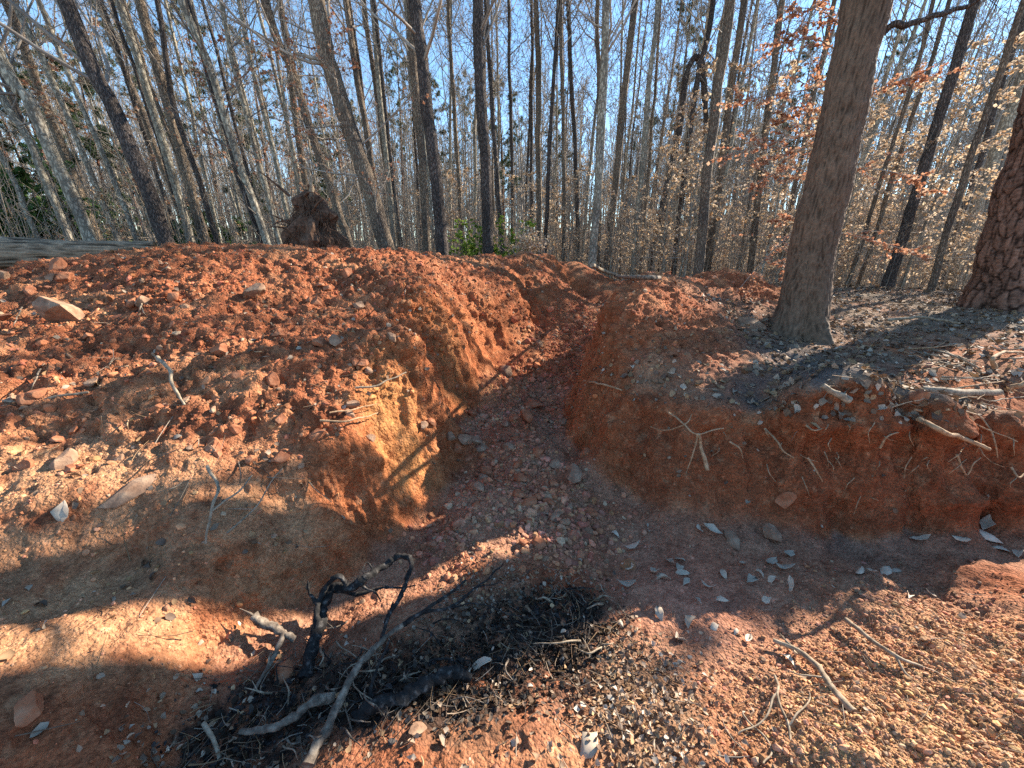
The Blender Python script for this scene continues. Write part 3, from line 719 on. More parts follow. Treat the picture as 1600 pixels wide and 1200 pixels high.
for k in range(46):
    zx = rr.choice([(500, 1040, 110, 80), (760, 1000, 150, 50), (440, 1120, 120, 60), (640, 1080, 120, 50), (900, 970, 60, 40)])
    u = zx[0] + rr.uniform(-1, 1) * zx[2]; v = zx[1] + rr.uniform(-1, 1) * zx[3]; a_ = rr.uniform(0, 6.28); l_ = rr.uniform(20, 75); c_, s_ = math.cos(a_), math.sin(a_) * .7; q_ = rr.uniform(-.25, .25)
    stick('burnt_twig', 'thin scorched twig tangled in the burnt pile', 'twig', [(u, v, .01), (u + l_ * (.5 * c_ - q_ * s_), v + l_ * (.5 * s_ + q_ * c_), rr.uniform(.03, .1)), (u + l_ * c_, v + l_ * s_, rr.uniform(.01, .07))], rr.uniform(2, 5), 1.2, rr.choice([B_CHAR, B_SCORCH, B_STICK]), 'twigs of the burnt pile', wob=.012, k=6,
          forks=[([(u + l_ * (.5 * c_ - q_ * s_), v + l_ * (.5 * s_ + q_ * c_), .05), (u + l_ * (.75 * c_ - .3 * s_), v + l_ * (.75 * s_ + .3 * c_), .06)], 1.8, .8)] if k % 2 else ())
stick('thorny_branch', 'curved knotty branch lying on earth at the lower right', 'branch', [(1208, 1000, .03), (1240, 1012, .03), (1275, 1040, .04), (1300, 1075, .04), (1335, 1112, .02)], 6, 10, B_STICK, wob=.01,
      forks=[([(1240, 1012, .03), (1220, 990, .05)], 4, 1.5), ([(1290, 1060, .04), (1250, 1055, .05), (1230, 1045, .05)], 3, 1.2), ([(1310, 1085, .03), (1270, 1090, .03), (1240, 1085, .02)], 3.5, 1.5)])
stick('pale_branch', 'smooth pale branch arching over shaded earth on the right', 'branch', [(1322, 968, .04), (1350, 992, .06), (1400, 1025, .06), (1440, 1040, .02)], 7, 4, B_STICK,
      forks=[([(1400, 1025, .06), (1415, 1050, .03), (1430, 1062, .01)], 4, 2)])
stick('dead_vine', 'crooked thin vine trailing down the lower right gravel', 'vine', [(1210, 1055, .05), (1218, 1090, .05), (1225, 1130, .04), (1235, 1190, .02)], 4, 3, B_STICK, wob=.02,
      forks=[([(1218, 1090, .05), (1180, 1125, .04), (1150, 1150, .02)], 3, 1.5), ([(1225, 1130, .04), (1250, 1110, .05), (1262, 1080, .04)], 3, 1.5), ([(1160, 1110, .03), (1200, 1160, .02), (1190, 1190, .02)], 3, 2)])
stick('bare_root', 'curved bare root at the lower left of the burnt pile', 'root', [(318, 1130, .04), (335, 1150, .05), (342, 1180, .03), (340, 1199, .01)], 7, 4, B_STICK)
stick('dry_stick', 'pale thin stick lying across the left spoil heap at its left end', 'stick', [(0, 623), (50, 626), (100, 622), (136, 617)], 5, 4, B_STICK)
stick('dry_twig', 'crooked brown twig hanging in the middle of the left heap', 'twig', [(246, 558, .03), (266, 580, .05), (272, 605, .04), (290, 634, .02)], 6, 3, B_STICK)
stick('forked_twig', 'forked brown twig standing at the foot of the left heap', 'twig', [(324, 728, .03), (340, 760, .06), (328, 800, .05), (320, 850, .02)], 5, 3, B_STICK,
      forks=[([(328, 800, .05), (365, 775, .07), (395, 745, .06)], 4, 2), ([(355, 835, .03), (400, 790, .05), (440, 730, .06)], 3, 1.5)])
stick('thin_root', 'thin dark root at the brow of the left trench wall', 'root', [(555, 606, .02), (590, 602, .04), (635, 582, .04)], 4, 2, B_STICK)
stick('pale_root', 'long pale root fibre on the left trench corner', 'root', [(500, 657, .02), (545, 658, .03), (590, 645, .03)], 4, 2, B_ROOT)
stick('ledge_root', 'pale root fibre just above the longer one on the left trench corner', 'root', [(515, 645, .02), (550, 640, .03), (590, 630, .03)], 3, 1.5, B_ROOT)
stick('trench_pole', 'pale slender pole lying at the far end of the trench', 'log', [(925, 414, .06), (945, 424, .06), (968, 431, .04)], 7, 6, B_STICK, rough=.1)
stick('crossing_branch', 'dark branch lying across the head of the trench', 'branch', [(960, 432, .03), (1000, 434, .04), (1030, 434, .03)], 3, 2.4, B_SCORCH, rough=.1)
stick('short_log', 'short round log on the lit edge of the right bank', 'log', [(1440, 609, .03), (1490, 613, .03), (1560, 613, .03)], 13, 11, B_STICK, rough=.1)
stick('cut_root', 'thick pale torn root slanting down the right bank', 'root', [(1436, 655, .06), (1470, 672, .1), (1510, 688, .1), (1546, 702, .06)], 8, 6, B_ROOT, rough=.15)
stick('split_stick', 'short brown split stick on the ashy ground in front of the big tree', 'stick', [(1285, 602, .02), (1305, 615, .02), (1324, 627, .02)], 8, 12, B_STICK)
stick('white_root', 'pale curved root at the right edge of the forest floor', 'root', [(1555, 575, .02), (1552, 560, .06), (1570, 550, .06), (1600, 552, .03)], 6, 4, B_ROOT)
stick('bent_root', 'thick bent pale root at the far right edge', 'root', [(1580, 605, .03), (1600, 600, .05), (1610, 585, .03)], 9, 7, B_ROOT)
stick('hanging_root', 'branching pale root hanging from the right bank nose', 'root', [(1045, 645, .05), (1070, 662, .08), (1092, 678, .08), (1130, 668, .05)], 3, 1.8, B_ROOT, wob=.012,
      forks=[([(1092, 678, .08), (1096, 700, .06), (1106, 735, .05)], 4, 6), ([(1090, 678, .08), (1085, 705, .06), (1072, 740, .04)], 3, 1.2), ([(1070, 662, .08), (1040, 672, .05), (1015, 668, .03)], 2, 1), ([(1070, 662, .08), (1080, 648, .06)], 2, 1)])
stick('side_root', 'single pale root poking out of the left face of the right bank', 'root', [(912, 595, .05), (940, 600, .05), (972, 610, .02)], 3, 2, B_ROOT)
bank = [([(1195, 670), (1215, 690), (1225, 705), (1240, 715)], 'wispy root high on the right bank nearest the nose'),
        ([(1262, 715), (1275, 735), (1285, 752)], 'short root with a pale tip in the middle of the right bank'),
        ([(1140, 690), (1155, 700), (1160, 715)], 'tuft of fine rootlets right of the hanging root'),
        ([(1375, 700), (1390, 680), (1415, 672)], 'curled thin root on the right bank left of the thick torn root'),
        ([(1495, 710), (1503, 730), (1512, 742), (1520, 725), (1532, 715)], 'looped pale root low under the thick torn root'),
        ([(1392, 782), (1400, 772), (1415, 766)], 'small hooked root near the foot of the right bank'),
        ([(1430, 640), (1500, 655), (1545, 672), (1590, 690)], 'long thin root trailing along the brow of the right bank'),
        ([(1480, 640), (1530, 650), (1555, 690), (1558, 715)], 'thin arching root hanging over the right bank'),
        ([(1260, 665), (1270, 672), (1285, 670)], 'stubby root just below the rim of the right bank'),
        ([(1580, 730), (1590, 745), (1600, 740)], 'thin root at the right end of the bank')]
for k in range(34):
    u = rr.uniform(1120, 1600); v = rr.uniform(655, 735) if rr.random() < .8 else rr.uniform(740, 780); a_ = rr.uniform(.3, 2.6); l_ = rr.uniform(10, 38)
    stick('rootlet', 'fine pale rootlet dangling from the shaded face of the right bank', 'root', [(u, v, .01), (u + l_ * .5 * math.cos(a_) + rr.uniform(-5, 5), v + l_ * .5 * math.sin(a_), .035), (u + l_ * math.cos(a_), v + l_ * math.sin(a_), .02)], 1.8, .8, B_ROOT, 'fine rootlets in the right bank', wob=.004, k=5)
for L, lab in bank:
    stick('bank_root', lab, 'root', [(u, v, .03 if 0 < i < len(L) - 1 else .015) for i, (u, v) in enumerate(L)], 3.4, 1.6, B_ROOT, 'roots torn out of the right bank', wob=.006)
for k in range(20):
    u = rr.uniform(1380, 1600); v = rr.uniform(535, 640); a_ = rr.uniform(-.5, .6); l_ = rr.uniform(35, 100)
    stick('loose_stick', 'thin pale stick strewn on the lip of the right bank', 'stick', [(u, v, .01), (u + l_ * .5, v + l_ * .25 * math.sin(a_) + rr.uniform(-5, 5), rr.uniform(.02, .06)), (u + l_ * math.cos(a_), v + l_ * .5 * math.sin(a_), .015)], rr.uniform(1.6, 3.4), 1.2, rr.choice([B_STICK, B_ROOT]), 'loose sticks on the right bank', wob=.01, k=6,
          forks=[([(u + l_ * .5, v + l_ * .25 * math.sin(a_), .03), (u + l_ * .7, v + rr.uniform(-14, 14), .04)], 1.4, .8)] if k % 3 == 0 else ())
for k in range(16):
    u = rr.uniform(20, 640); v = rr.uniform(430, 760); a_ = rr.uniform(0, 3.1); l_ = rr.uniform(18, 60)
    stick('loose_twig', 'thin dry twig half buried in the face of the left spoil heap', 'twig', [(u, v, .0), (u + l_ * .5 * math.cos(a_) + rr.uniform(-4, 4), v + l_ * .4 * math.sin(a_), .02), (u + l_ * math.cos(a_), v + l_ * .8 * math.sin(a_), .0)], rr.uniform(1.3, 2.6), .9, rr.choice([B_STICK, B_SCORCH, B_ROOT]), 'dry twigs on the left heap', wob=.008, k=5)
stick('forest_stick', 'pale bare stick lying on the forest floor behind the red soil', 'stick', [(1455, 545, .03), (1500, 560, .04), (1530, 575, .02)], 4, 2, B_STICK)
stick('lying_branch', 'grey branch lying in leaves right of the big tree', 'branch', [(1385, 500, .04), (1440, 496, .05), (1500, 505, .03)], 5, 3, B_STICK)

# ------------------------------------------------------------------ fallen log at left, uprooted root plate
P0, P1 = PY(-80, 396, 5.6), PY(245, 391, 6.6)
mb = MB(); n = 160; kk = 72; P = P0 + (P1 - P0) * np.linspace(0, 1, n)[:, None]; P[:, 2] -= .02; P -= P0
V_, F_ = tubes(P, np.linspace(.235, .13, n), kk); Cc = np.repeat(P, kk, axis=0); dd = V_ - Cc; along = np.repeat(np.linspace(0, np.linalg.norm(P1 - P0), n), kk)
th = np.tile(np.arange(kk) / kk * 2 * math.pi, n); q = np.stack([along * 3.5, np.cos(th) * 6, np.sin(th) * 6], -1); q = q + .3 * perlin(q, 5)[:, None]
rdg = 1 - np.abs(perlin(q, 14)) * 3; V_ = V_ + norm(dd) * (.014 * rdg)[:, None] + dd * (.16 * fbm(np.stack([along * 1.1, np.cos(th), np.sin(th)], -1), 3, 8))[:, None]
val = np.clip(.55 + .6 * rdg + .3 * perlin(V_ * 4, 2), .12, 1.4); mb.add(V_, F_, np.array([.34, .245, .165]) * val[:, None])
for e in (0, n - 1):
    rv = V_[e * kk:(e + 1) * kk]; mb.add(np.vstack([rv, rv.mean(0)[None]]), np.stack([np.arange(kk), (np.arange(kk) + 1) % kk, np.full(kk, kk)], -1), (.42, .3, .18))
lg = mb.build('fallen_log', plain('log_bark', [(.3, (.8, .8, .8)), (.7, (1.25, 1.2, 1.15))], 40., .5, attr=True)); lg.location = P0
tag(lg, 'long grey fallen tree trunk lying behind the left end of the spoil heap', 'log')
bc = PY(487, 388, 6.4); bz = g(bc[0], bc[1]); RPH = PY(487, 288, 6.4)[2] - bz
rp = empty('root_plate', (bc[0], bc[1], bz), 'uprooted brown root plate with hanging fibres behind the crest', 'root plate')
V_, F_ = ICO3[0].copy(), ICO3[1]
V_ = np.repeat(V_, 1, axis=0); hgt = .5 * (V_[:, 2] + 1)
rad = np.interp(hgt, [0, .3, .6, .85, 1], [1.0, .95, .72, .38, .05])
dirn = norm(V_[:, :2]); W = np.stack([dirn[:, 0] * rad * .5, dirn[:, 1] * rad * .3, hgt * RPH], -1); W[:, 0] += .12 * hgt
W += (.17 * fbm(W * 4, 4, 4) + .05 * np.abs(fbm(W * np.array([9, 9, 3]), 3, 14)))[:, None] * np.stack([dirn[:, 0], dirn[:, 1], 0 * hgt], -1)
mb = MB(); mb.add(W, F_); mb.build('earth_mass', FIBRE, rp, smooth=False)
mb = MB(); r3 = np.random.default_rng(17)
for k in range(240):
    h0 = r3.uniform(.15, 1.0)**.8 * RPH * .95; a = r3.uniform(-2.9, .2); ra = np.interp(h0 / RPH, [0, .3, .6, .85, 1], [1.0, .95, .72, .38, .05])
    p = np.array([math.cos(a) * ra * .5 + .12 * h0 / RPH, math.sin(a) * ra * .32, h0])
    o_ = np.array([math.cos(a), math.sin(a), 0]); L_ = r3.uniform(.1, .5)
    pp = [p, p + o_ * .05 + [0, 0, -.2 * L_], p + o_ * .04 + [r3.normal() * .05, 0, -.6 * L_], p + o_ * .02 + [r3.normal() * .08, 0, -L_]]
    wire(mb, pp, r3.uniform(.003, .009), .0015, 4, 7, 0)
for k in range(9):
    a = r3.uniform(-2.8, -.2); h0 = r3.uniform(.5, 1.6); p = np.array([math.cos(a) * .2, math.sin(a) * .15, h0]); d = np.array([math.cos(a) * .9, -.4, r3.uniform(-.2, .8)])
    wire(mb, [p, p + d * .25, p + d * .45 + [.03, 0, -.04]], .025, .004, 6, 10, .2)
mb.build('hanging_roots', FIBRE, rp)
mb = MB(); wire(mb, [(.12, 0, RPH * .86), (.15, -.02, RPH * 1.0), (.21, -.02, RPH * 1.08)], .045, .01, 6, 10, .5)
mb.build('splintered_wood', B_STICK, rp)

# ------------------------------------------------------------------ trees
def grow(P, R, nch, t0, t1, Lf, ang, npts, up, wig, r, k0=.55, even=True):
    """children chains of every parent chain; P (m,n,3) R (m,n)"""
    m, n, _ = P.shape; M_ = m * nch
    pi = np.repeat(np.arange(m), nch)
    tt = (np.tile((np.arange(nch) + .5) / nch, m) + r.uniform(-.5, .5, M_) / nch) if even else r.random(M_)
    tt = t0 + (t1 - t0) * np.clip(tt, 0, 1); s = tt * (n - 1); i = np.minimum(s.astype(int), n - 2); f = (s - i)[:, None]
    st = P[pi, i] * (1 - f) + P[pi, i + 1] * f; tan = norm(P[pi, i + 1] - P[pi, i])
    pr = R[pi, i] * (1 - f[:, 0]) + R[pi, i + 1] * f[:, 0]
    rnd = norm(np.cross(tan, r.normal(size=(M_, 3))))
    a = ang * r.uniform(.7, 1.25, M_); d = tan * np.cos(a)[:, None] + rnd * np.sin(a)[:, None]
    plen = np.linalg.norm(np.diff(P, axis=1), axis=-1).sum(1)[pi]
    L_ = Lf * plen * (1 - .55 * (tt - t0) / max(1e-6, t1 - t0)) * r.uniform(.55, 1.2, M_)
    st_ = L_ / (npts - 1); pts = [st]; cur = st
    for _ in range(npts - 1):
        d = norm(d + np.array([0, 0, up]) / npts + r.normal(size=(M_, 3)) * wig); cur = cur + d * st_[:, None]; pts.append(cur)
    CP = np.stack(pts, 1); r0 = np.maximum(np.minimum(pr * k0, L_ * .013), .0022)
    return CP, r0[:, None] * np.linspace(1, .3, npts)[None]
def branches(trunkP, trunkR, r, lo=.35, n1=22, n2=7, n3=5, ang=.9, up=1.1, L1=.26, twig_min=.003, nsub=0):
    mb = MB(); tp = []
    A1, R1 = grow(trunkP[None], trunkR[None], n1, lo, .99, L1, ang, 7, up, .16, r, .3)
    V_, F_ = tubes(A1, R1, 5); mb.add(V_, F_)
    A2, R2 = grow(A1, R1, n2, .2, 1., .5, .75, 5, .5, .2, r, .6); V_, F_ = tubes(A2, R2, 3); mb.add(V_, F_)
    A3, R3 = grow(A2, R2, n3, .15, 1., .55, .7, 4, .3, .22, r, .7); R3 = np.maximum(R3, twig_min); V_, F_ = tubes(A3, R3, 3); mb.add(V_, F_)
    if nsub:
        A4, R4 = grow(A3, R3, nsub, .1, 1., .6, .7, 3, .2, .25, r, .8); R4 = np.maximum(R4, twig_min * .8); V_, F_ = tubes(A4, R4, 3); mb.add(V_, F_); tp.append(A4)
    return mb, A1, A2, A3
def trunk_mesh(P, R, k=14, flare=.0, rough=.1, seed=0):
    n = len(P); R = R.copy()
    V_, F_ = tubes(P, R, k); Cc = np.repeat(P, k, axis=0); dd = V_ - Cc
    hh = np.repeat(np.linalg.norm(P - P[0], axis=1), k); th = np.arctan2(dd[:, 1], dd[:, 0])
    fl = flare * np.exp(-hh / .28) * (1 + .35 * np.cos(th * 4 + seed) + .2 * np.cos(th * 7 + 2 * seed))
    V_ = Cc + dd * (1 + fl + rough * fbm(V_ * 3.0 + seed, 3, 5))[:, None]
    mb = MB(); mb.add(V_, F_); return mb

LEAVES_TAN = np.array([[.62, .46, .30], [.72, .56, .38], [.52, .33, .18], [.66, .52, .40]])
LEAVES_RUST = np.array([[.52, .25, .14], [.60, .32, .19], [.46, .20, .11], [.64, .42, .28]])
def leafy(mb, A, n, r, pal, Lr=(.05, .09), droop=.5):
    m, k, _ = A.shape; pi = r.integers(0, m, n); s = r.random(n) * (k - 1.001); i = s.astype(int); f = (s - i)[:, None]
    p = A[pi, i] * (1 - f) + A[pi, i + 1] * f
    nn = norm(np.array([0, 0, 1.]) + r.normal(size=(n, 3)) * .75)
    d = norm(r.normal(size=(n, 3)) * [1, 1, .4] - np.array([0, 0, droop])); L_ = r.uniform(Lr[0], Lr[1], n)
    leaf_batch(mb, p + d * (L_ * .5)[:, None], nn, L_, pal[r.integers(0, len(pal), n)] * r.uniform(.7, 1.2, (n, 1)), r, grid=False, dirv=d, width=.55)

def in_sun_lane(x, y):
    along = x * math.sin(SUN_AZ) + y * math.cos(SUN_AZ); side = x * math.cos(SUN_AZ) - y * math.sin(SUN_AZ)
    return along > 0 and -6.0 < side < 5.0 and along < 44
def hero(label, pts, w, Y, m=B_GREY, name='tree', ridge=None, H=17, lo=.45, wtop=.8, n1=16, n2=5, n3=4, flare=.35, seed=None, leaves=None, group=None, k=12, low=0, base_drop=.0, L1=.2):
    """a tree traced as base..top pixels at world depth Y, then carried on upwards out of the frame"""
    seed = seed if seed is not None else int(pts[0][0] * 13 + Y * 7); r = np.random.default_rng(seed)
    W = [PY(u, v, Y) for u, v in pts]
    b = W[0]; gz = g(b[0], b[1]); d0 = norm(W[1] - W[0])
    if b[2] > gz:  # run the stem on down into the soil behind the crest
        W[0] = b - d0 * ((b[2] - gz + .05) / max(.3, d0[2]))
    else: W[0] = b - d0 * .08
    b = W[0].copy(); top = W[-1]; dt = norm(W[-1] - W[-2]); dt = norm(dt + np.array([0, 0, .35]))
    rest = max(1.5, H - (top[2] - b[2]))
    W.append(top + dt * rest * .5 + r.normal(size=3) * .15); W.append(W[-1] + norm(dt + [0, 0, .4]) * rest * .5 + r.normal(size=3) * .2)
    n = 60; P = resample(W, n)
    P += .028 * np.stack([fbm(P * .9 + seed, 2, 3), fbm(P * .9 + seed, 2, 8), 0 * P[:, 0]], -1)
    obl = math.cos(math.atan(abs(ray(*pts[0])[0]) * .92))
    xo = ray(*pts[0])[0]; w *= 1 if ridge else (.68 if xo < -.5 else .8)
    rad = px2r(w, Y / ray(*pts[0])[1]) * obl
    hgt = np.linalg.norm(P - P[0], axis=1) / np.linalg.norm(P[-1] - P[0])
    fr = np.linalg.norm(top - b) / np.linalg.norm(P[-1] - P[0])
    R = rad * np.interp(hgt, [0, min(.98, fr), 1], [1, wtop, .12])
    root = empty(name, b, label, 'tree', group)
    if ridge is None: trunk_mesh(P - b, R, k, flare, .12, seed).build('trunk', m, root)
    else:
        q_ = np.linspace(0, 1, 620)**1.9 * (n - 1); PP = np.stack([np.interp(q_, np.arange(n), P[:, j] - b[j]) for j in range(3)], -1); RR = np.interp(q_, np.arange(n), R); kk = 150
        V_, F_ = tubes(PP, RR, kk); Cc = np.repeat(PP, kk, axis=0); dd = V_ - Cc; un = norm(dd)
        hh = np.repeat(PP[:, 2], kk); th = np.arctan2(dd[:, 1], dd[:, 0])
        fl = flare * 1.25 * np.exp(-np.maximum(hh, 0) / .3) * (1 + .5 * np.cos(th * 4 + seed) + .3 * np.cos(th * 7 + 2 * seed))
        if ridge == 'net':
            q = np.stack([dd[:, 0] * 42, dd[:, 1] * 42, hh * 9], -1); q = q + .4 * perlin(q * .5, 9)[:, None]
            rdg = 1 - np.abs(perlin(q, 4)) * 2.6; rdg = .7 * rdg + .3 * (1 - np.abs(perlin(q * 2.1, 6)) * 2.6); dsp = .011 * rdg
            val = np.clip(.6 + .5 * rdg + .25 * perlin(V_ * 5, 2), .4, 1.35); base = np.array([.17, .115, .078])
        else:
            q = np.stack([dd[:, 0] * 15, dd[:, 1] * 15, hh * 4.2], -1); q = q + .35 * np.stack([perlin(q, 9), perlin(q, 19), perlin(q, 29)], -1)
            f1, rd = worley(q, 4); rdg = sstep(0, .22, worley.f2 - f1); dsp = .019 * rdg + .008 * fbm(V_ * 30, 3, 5) + .006 * rd
            val = np.clip(.25 + .75 * rdg + .5 * (rd - .5) + .5 * perlin(V_ * 34, 2), .12, 1.5); base = np.array([.19, .108, .076])
        V_ = V_ + dd * fl[:, None] + un * dsp[:, None] + dd * (.1 * fbm(V_ * 2.2 + seed, 3, 5))[:, None]
        tb = MB(); tb.add(V_, F_, base[None] * val[:, None]); tb.build('trunk', m, root)
    if in_sun_lane(W[0][0], W[0][1]) or in_sun_lane(W[-1][0], W[-1][1]): n1, n2, n3, L1 = min(n1, 6), 3, 3, .12
    mb, A1, A2, A3 = branches(P - b, R, r, lo, n1, n2, n3, twig_min=.003 * max(1, Y / 12), L1=L1, nsub=0 if n1 <= 6 else 2)
    if low:
        B1, S1 = grow((P - b)[None], R[None], low, .12, lo, .09, 1.25, 6, .4, .15, r, .25); V_, F_ = tubes(B1, S1, 4); mb.add(V_, F_)
        B2, S2 = grow(B1, S1, 5, .2, 1, .5, .7, 4, .2, .2, r, .6); V_, F_ = tubes(B2, S2, 3); mb.add(V_, F_)
        B3, S3 = grow(B2, S2, 3, .2, 1, .5, .7, 3, .1, .2, r, .6); V_, F_ = tubes(B3, S3, 3); mb.add(V_, F_)
        if leaves is not None:
            ml = MB(); leafy(ml, B3, leaves[1], r, leaves[0], (.03, .06)); ml.build('leaves', L_TAN, root, smooth=False)
    mb.build('crown', B_TWIG, root)
    return root

B_GEO = plain('ridged_bark', [(.3, (.75, .75, .75)), (.7, (1.25, 1.2, 1.15))], 45., .5, attr=True, dist=.004)
# the big tree and the pine at right
bt = hero('big leaning tree with ridged brown bark standing on the right bank', [(1249, 530), (1266, 430), (1300, 250), (1353, 0)], 70, 4.05, B_GEO, 'tree', ridge='net', H=16, lo=.62, wtop=.82, flare=.62, k=40, seed=5, n1=10)
pn_ = hero('massive pine trunk with plated reddish bark at the right edge', [(1562, 492), (1590, 380), (1640, 200), (1700, 0)], 110, 5.5, B_GEO, 'pine_tree', ridge='plate', H=18, lo=.7, wtop=.8, flare=.45, k=40, seed=8, n1=8)
mb = MB(); L_ = np.array([PY(u, v, Yq) for u, v, Yq in ((1362, 62, 4.05), (1400, 40, 4.0), (1450, 30, 3.95), (1500, 14, 3.9), (1560, -14, 3.8), (1680, -60, 3.7))]) - np.array(bt.location)
wire(mb, L_, .03, .008, 8, 40, .25, wob=.03); A_ = resample(L_, 20)[None]; rq = np.random.default_rng(2)
A2, R2 = grow(A_, np.full((1, 20), .02), 9, .2, 1, .35, .8, 7, .3, .15, rq, .4); V_, F_ = tubes(A2, R2, 5); mb.add(V_, F_)
A3, R3 = grow(A2, R2, 6, .2, 1, .45, .7, 5, .2, .2, rq, .6); V_, F_ = tubes(A3, R3, 3); mb.add(V_, F_); mb.build('limb', B_DARK, bt)
HE = [
 ('dark barked tree leaning left, just right of the fallen log end', [(264, 390), (235, 310), (178, 170), (102, 0)], 42, 6.6, B_DARK, {}),
 ('stout leaning grey brown tree at the far left above the log', [(146, 384), (105, 290), (45, 160), (-15, 60)], 36, 7.5, B_GREY, {}),
 ('pale leaning trunk between the stout left tree and the frame edge', [(112, 384), (80, 300), (35, 205), (-20, 110)], 22, 9, B_GREY, {}),
 ('pale slim trunk leaning at the extreme left over green bushes', [(62, 380), (35, 315), (0, 240), (-30, 190)], 16, 9.5, B_GREY, {}),
 ('slim pale trunk leaning close behind the stout left tree', [(186, 384), (130, 240), (70, 100), (15, -10)], 17, 10, B_GREY, {}),
 ('slender pale trunk leaning left of the dark barked tree', [(218, 384), (165, 250), (105, 110), (60, 0)], 14, 10, B_GREY, {}),
 ('crooked dark slim tree right of the dark leaning one', [(342, 388), (310, 280), (270, 160), (245, 0)], 14, 10, B_DARK, {}),
 ('pale leaning tree with sunlit edge left of the root plate', [(418, 384), (375, 260), (330, 110), (284, 0)], 18, 8.5, B_GREY, {'low': 14, 'leaves': (LEAVES_RUST, 520)}),
 ('thin pale tree leaning immediately beside the root plate', [(438, 380), (400, 240), (365, 100), (345, 0)], 12, 9.5, B_GREY, {'low': 12, 'leaves': (LEAVES_TAN, 200)}),
 ('thin grey tree rising behind the tip of the root plate', [(456, 370), (425, 230), (395, 110), (372, 0)], 11, 11, B_GREY, {}),
 ('slender tree with dark upper stem right of the root plate', [(550, 396), (505, 260), (455, 110), (412, 0)], 17, 8, B_BRN, {'low': 12, 'leaves': (LEAVES_RUST, 520)}),
 ('large brown grey tree with bare trunk right of the root plate', [(606, 392), (570, 270), (520, 120), (494, 0)], 34, 7.5, B_BRN, {'low': 14, 'leaves': (LEAVES_RUST, 600)}),
 ('slim tree crossing just right of the large brown grey trunk', [(598, 360), (575, 220), (553, 100), (540, 0)], 13, 9.5, B_BRN, {}),
 ('straight dark trunk left of the middle, front one of a pair', [(692, 396), (680, 280), (663, 130), (648, 0)], 25, 7.6, B_DARK, {'lo': .5}),
 ('brown trunk half hidden behind the straight dark one', [(668, 390), (660, 270), (648, 130), (640, 0)], 16, 9.5, B_BRN, {}),
 ('straight dark trunk nearest the middle above the trench', [(763, 395), (758, 270), (750, 130), (746, 0)], 22, 8.8, B_DARK, {'lo': .5}),
 ('very slim dark tree, first of the thin ones right of the middle', [(852, 392), (857, 260), (866, 120), (872, 0)], 8, 13, B_DARK, {}),
 ('very slim straight tree, second of the thin ones right of the middle', [(880, 395), (881, 260), (878, 120), (877, 0)], 8, 13, B_BRN, {}),
 ('thin dark tree with a fork high up behind the trench end', [(903, 400), (900, 260), (892, 120), (888, 0)], 9, 15, B_DARK, {}),
 ('pale straight tree at the far end of the trench', [(926, 410), (934, 290), (942, 130), (948, 0)], 16, 9.8, B_GREY, {}),
 ('slim tree close behind the pale one at the trench end', [(936, 396), (937, 260), (936, 120), (934, 0)], 9, 14, B_BRN, {}),
 ('warm brown straight tree behind the right spoil mound', [(1090, 424), (1103, 300), (1120, 160), (1140, 0)], 20, 8.6, B_BRN, {'lo': .55}),
 ('patchy brown tree between the mound tree and the big one', [(1170, 438), (1188, 280), (1205, 130), (1222, 0)], 13, 11, B_BRN, {'low': 12, 'leaves': (LEAVES_RUST, 300)}),
 ('leaning dark tree with one sunlit side right of the big tree', [(1385, 452), (1430, 310), (1480, 140), (1525, 0)], 24, 8.6, B_DARK, {}),
 ('slim leaning grey tree with flared foot near the pine', [(1450, 470), (1490, 330), (1540, 180), (1595, 20)], 16, 7.4, B_BRN, {}),
 ('thick grey leaning tree with a broken top left of the pine', [(1484, 455), (1520, 340), (1570, 200), (1600, 110)], 30, 12.5, B_GREY, {}),
 ('thin sapling stem leaning right behind the big tree', [(1325, 446), (1370, 300), (1420, 150), (1460, 0)], 9, 9.5, B_BRN, {}),
 ('thin leaning stem close beside the dark tree right of the big one', [(1342, 446), (1385, 310), (1420, 200), (1475, 30)], 10, 10.5, B_BRN, {}),
 ('slim dark leaning tree between the two lit trees at right', [(1465, 448), (1515, 300), (1560, 150), (1600, 30)], 13, 12, B_DARK, {}),
 ('narrow dark tree in the woods straight above the right mound', [(1053, 415), (1070, 270), (1090, 120), (1112, 20)], 11, 13, B_DARK, {}),
 ('narrow grey tree leaning right beyond the big trunk', [(1215, 436), (1240, 300), (1270, 160), (1300, 20)], 10, 12, B_BRN, {}),
 ('thin dark tree left of the straight pair, forked high up', [(628, 386), (612, 260), (598, 130), (585, 0)], 8, 13, B_DARK, {}),
 ('thin upright tree between the pair and the middle trunk', [(722, 385), (715, 260), (708, 130), (700, 0)], 8, 14, B_BRN, {}),
 ('thin upright tree just right of the middle trunk', [(800, 388), (800, 260), (797, 130), (795, 0)], 7, 16, B_DARK, {}),
 ('slim dark leaning tree between the crooked and the dark one', [(300, 384), (262, 270), (225, 150), (180, 20)], 10, 12, B_DARK, {}),
]
for lab, pts, w_, Y_, m_, kw in HE:
    hero(lab, pts, w_, Y_, m_, **kw)
